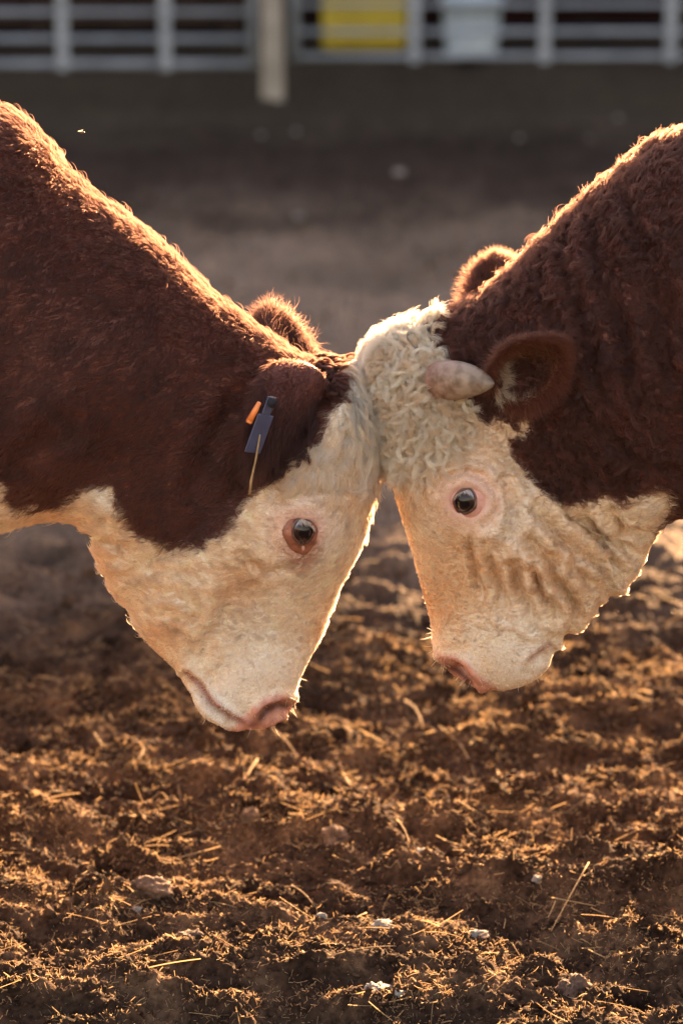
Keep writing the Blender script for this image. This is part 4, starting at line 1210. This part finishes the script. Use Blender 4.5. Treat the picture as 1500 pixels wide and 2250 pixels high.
def lashes(key, n, ang0, ang1, length, seed):
    root, body, bvh, inv, ec, ears = RB[key]; s = BULLS[key]['s']; rg = np.random.default_rng(seed)
    ax = nrm(np.array([-s * .26, -1.0, -.03])); X = nrm(np.cross(np.array([0, 0, 1.0]), ax)); Y = np.cross(ax, X)
    out = []
    for sd in (1, -1):
        a = R(ang0) + (R(ang1) - R(ang0)) * rg.random(n)
        rad = X[None] * np.cos(a)[:, None] + Y[None] * np.sin(a)[:, None]
        q = ec + rad * (.0165 + rg.random((n, 1)) * .002) + ax * .0135
        d = nrm(ax * .9 + rad * .35 + np.array([0, 0, -.55]) + rg.normal(size=(n, 3)) * .12)
        pts = strands(q, nrm(rad), d, length * rg.uniform(.6, 1.15, n), -.25, 6)
        if sd < 0: pts[:, :, 1] *= -1
        out.append(pts)
    pts = np.concatenate(out)
    o = curves_obj('eyelashes', pts, radii(len(pts), 6, .00042, rg), np.tile([.86, .80, .70], (len(pts), 1)), M_HAIR, root); o.matrix_parent_inverse = inv

# ------------------------------------------------------------------ the two bulls in place
RB = {}
RB['left'] = make_bull('left', 'hornless brown bull on the left with white face and blue ear tag', NH)
RB['right'] = make_bull('right', 'curly brown bull on the right with white face and short pale horn', NH)
W1 = lambda p, rg: np.array([.88, .80, .68]) * rg.uniform(.60, 1.08) if rg.random() < .7 else CREAM * rg.uniform(.9, 1.1)
W2 = lambda p, rg: (np.array([.90, .82, .69]) if rg.random() < .55 else np.array([.78, .63, .45])) * rg.uniform(.85, 1.1)
BR = lambda p, rg: (BROWN if rg.random() < .5 else BROWN2) * rg.uniform(.8, 1.15)
# right bull: ringlets over the brow and poll
locks('right', 'forelock', [(795, 690), (940, 690), (930, 740), (990, 790), (1000, 840), (1040, 930), (1010, 1000), (900, 1010), (850, 990), (830, 900), (790, 800)], 720, 36, .054,
      lambda p, pp, rg: (rg.normal() * .5 - .1, rg.normal() * .4, -.9 + rg.normal() * .4), .0050, 1.8, .0028, W2, 31, K=17, fuzz=.0032)
locks('right', 'poll_tuft', [(800, 690), (945, 690), (950, 730), (850, 770), (800, 780)], 150, 42, .046,
      lambda p, pp, rg: (-.5 + rg.normal() * .5, rg.normal() * .5, .3 + rg.normal() * .5), .0055, 1.6, .0032, lambda p, rg: np.array([.86, .79, .66]) * rg.uniform(.8, 1.0), 32, K=16, rise=(.004, .013), fuzz=.004)
locks('right', 'neck_curls', [(930, 705), (1060, 655), (1170, 560), (1300, 430), (1420, 330), (1540, 270), (1560, 1110), (1470, 1060), (1330, 1075), (1200, 1080), (1120, 980), (1160, 920), (1080, 800), (1010, 800), (950, 760)], 1000, 30, .028,
      lambda p, pp, rg: (.55 + rg.normal() * .5, rg.normal() * .3, -.6 + rg.normal() * .5), .0026, 1.15, .0046, BR, 33, K=10, rise=(.003, .003), fuzz=.005)
locks('right', 'ear_base_tuft', [(1072, 805), (1098, 795), (1108, 845), (1120, 866), (1095, 872), (1076, 848)], 30, 40, .026,
      lambda p, pp, rg: (.6 + rg.normal() * .2, -.5, -.1 + rg.normal() * .3), .0016, .8, .0034, lambda p, rg: np.array([.80, .68, .53]) * rg.uniform(.7, 1.0), 38, K=11, rise=(.004, .010), fuzz=.006)
# left bull: straight forelock falling from the poll
locks('left', 'forelock', [(728, 785), (800, 790), (850, 850), (852, 960), (800, 950), (760, 920), (745, 880), (795, 850)], 330, 36, .066,
      lambda p, pp, rg: (.25 + rg.normal() * .15, -.1 + rg.normal() * .2, -.9), .0022, .9, .0025, W1, 34, K=13, rise=(.003, .008), fuzz=.003)
locks('left', 'poll_tuft', [(670, 795), (728, 800), (745, 850), (730, 875), (700, 880), (680, 840)], 80, 46, .036,
      lambda p, pp, rg: (.75 + rg.normal() * .2, -.2 + rg.normal() * .2, -.35 + rg.normal() * .25), .0026, 1.0, .0034, BR, 35, K=13, rise=(.004, .009))
locks('left', 'brow_waves', [(700, 960), (830, 940), (825, 1060), (760, 1085), (640, 1075), (600, 1085), (650, 1030)], 240, 34, .032,
      lambda p, pp, rg: (-.35 + rg.normal() * .5, -.1, -.7 + rg.normal() * .3), .0018, 1.0, .0040, lambda p, rg: (CREAM if rg.random() < .55 else WHITE * .95) * rg.uniform(.88, 1.06), 36, K=11, rise=(.002, .004), fuzz=.006)
locks('left', 'ear_base_hair', [(630, 880), (712, 880), (700, 950), (670, 985), (620, 1020), (580, 1050), (570, 1000), (600, 930)], 120, 40, .042,
      lambda p, pp, rg: (-.35 + rg.normal() * .25, -.2, -.8), .0016, .8, .0042, lambda p, rg: BROWN * rg.uniform(.7, 1.1), 37, K=12, rise=(.004, .010))
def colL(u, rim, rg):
    return BROWN * ((.8 if rim else .35) + (.8 if rim else .6) * rg.random((len(u), 1)))  # inner hair darker, the ear's shade put into its colour
def colR(u, rim, rg):
    k = rg.random((len(u), 1))
    if rim: return BROWN * (.9 + .8 * k) + np.array([.16, .055, .02]) * k  # rim hair tinted orange as a painted backlit glow
    pale = (1 - smooth(u, .16, .42))[:, None]
    return (np.array([.40, .17, .075]) * (.35 + 1.1 * k)) * (1 - pale) + np.array([.72, .58, .44]) * pale  # orange inside painted as light through the ear, pale hair at its base
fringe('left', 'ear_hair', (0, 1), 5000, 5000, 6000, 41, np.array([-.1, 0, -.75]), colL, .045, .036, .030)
fringe('right', 'ear_hair', (0, 1), 4200, 7500, 3500, 42, np.array([.12, 0, -.20]), colR, .024, .034)
whiskers('left', [((600, 1565), (25, 15)), ((470, 1550), (25, 18)), ((640, 1530), (10, 25))], 60, .020, 43)
whiskers('right', [((1010, 1490), (25, 12)), ((1150, 1485), (30, 14)), ((965, 1440), (8, 18))], 80, .020, 44)
lashes('left', 70, 20, 110, .016, 45)
lashes('right', 50, 70, 165, .012, 46)
# horns
M_HORN = horn_material()
ha, hb = P(955, 838, -.098), P(1086, 843, -.165)
for sd in (1, -1):
    make_horn(RB['right'][0], ha * np.array([1, sd, 1]), hb * np.array([1, sd, 1]), .0305, .03, M_HORN).matrix_parent_inverse = RB['right'][3]
# ear tag of the left bull
M_TAG = noisy_mat('blue_plastic', (.045, .054, .105), (.065, .075, .14), 30, .38)
M_TAGO = noisy_mat('orange_plastic', (.80, .22, .05), (.90, .28, .08), 30, .4)
M_DARK = noisy_mat('dark_metal', (.02, .02, .025), (.05, .05, .055), 30, .4)
root, body, bvh, inv, ec, ears = RB['left']
_me = body.data
bvh2 = BVHTree.FromPolygons([tuple(v.co) for v in _me.vertices], [tuple(t) for t in tri_data(_me)])
yt = min(float(h_[1]) for h_ in [bvh2.ray_cast(Vector(CP), Vector(ray(*q_)).normalized())[0] for q_ in ((598, 872), (585, 910), (570, 950), (555, 990))] if h_ is not None) - .024
A_, B_ = P(598, 872, yt), P(554, 995, yt)
Zt = nrm(B_ - A_); Lt = np.linalg.norm(B_ - A_)
_xa = np.array([.80, .60, .1]); Xt = nrm(_xa - (_xa @ Zt) * Zt); Yt = np.cross(Zt, Xt)
Mt = Matrix(((Xt[0], Yt[0], Zt[0], A_[0]), (Xt[1], Yt[1], Zt[1], A_[1]), (Xt[2], Yt[2], Zt[2], A_[2]), (0, 0, 0, 1)))
mb = MB()
mb.box((0, 0, Lt * .16), (.0085, .0012, Lt * .16), .001); mb.box((0, 0, Lt * .66), (.016, .0012, Lt * .34), .001)
tg = mb.build('ear_tag', M_TAG, root); tg.matrix_local = Mt; tg.matrix_parent_inverse = inv
mb = MB(); mb.tube([(0, -.004, .008), (0, .008, .008)], .0075, 16); sb = mb.build('stud', M_DARK, tg, True)
mb = MB(); o1, o2 = P(570, 884, yt - .004), P(549, 924, yt - .004); mb.tube([o1, o1 * .5 + o2 * .5, o2], [.0032, .0048, .0055], 12); mb.tube([o2, o2 + (o2 - o1) * .12], [.0057, .0050], 12)
cl = mb.build('tag_clip', M_TAGO, root, True); cl.matrix_parent_inverse = inv
# straw caught in the ear
sa = [P(571, 955, yt), P(562, 1010, yt), P(552, 1055, yt), P(549, 1086, yt)]
mb = MB(); mb.tube([p - sa[0] for p in sa], [.0012, .0017, .0019, .0022], 8)
so = mb.build('straw_stalk', M_STALK, None, True); so.location = sa[0]
tag(so, 'thin straw stalk dangling below the ear tag of the left bull', 'straw')
# a fly in the air
fp = P(181, 291, -.02)
ft = empty('fly', fp); tag(ft, 'tiny backlit fly in the air above the left bull neck', 'fly')
V_, F_ = ico(3)
fast_mesh('body', V_ * np.array([.0042, .0020, .0020]), F_, noisy_mat('fly_body', (.10, .06, .03), (.2, .12, .06), 300, .4), ft)
m_w = straw_material('fly_wing', .7)
for sd in (-1, 1):
    wv = [(0, 0, .0015)] + [(-.003 + .0045 * math.cos(q) , sd * (.0035 + .0026 * math.sin(q)), .0028 + .001 * math.cos(q)) for q in np.linspace(0, 2 * math.pi, 14, endpoint=False)]
    w_ = mesh_obj('wing', wv, [(0, i, i % 14 + 1) for i in range(1, 15)], m_w, ft)
    ca = w_.data.attributes.new('coat', 'FLOAT_COLOR', 'POINT'); ca.data.foreach_set('color', np.tile([.8, .7, .5, 1.0], 15).astype(np.float32))
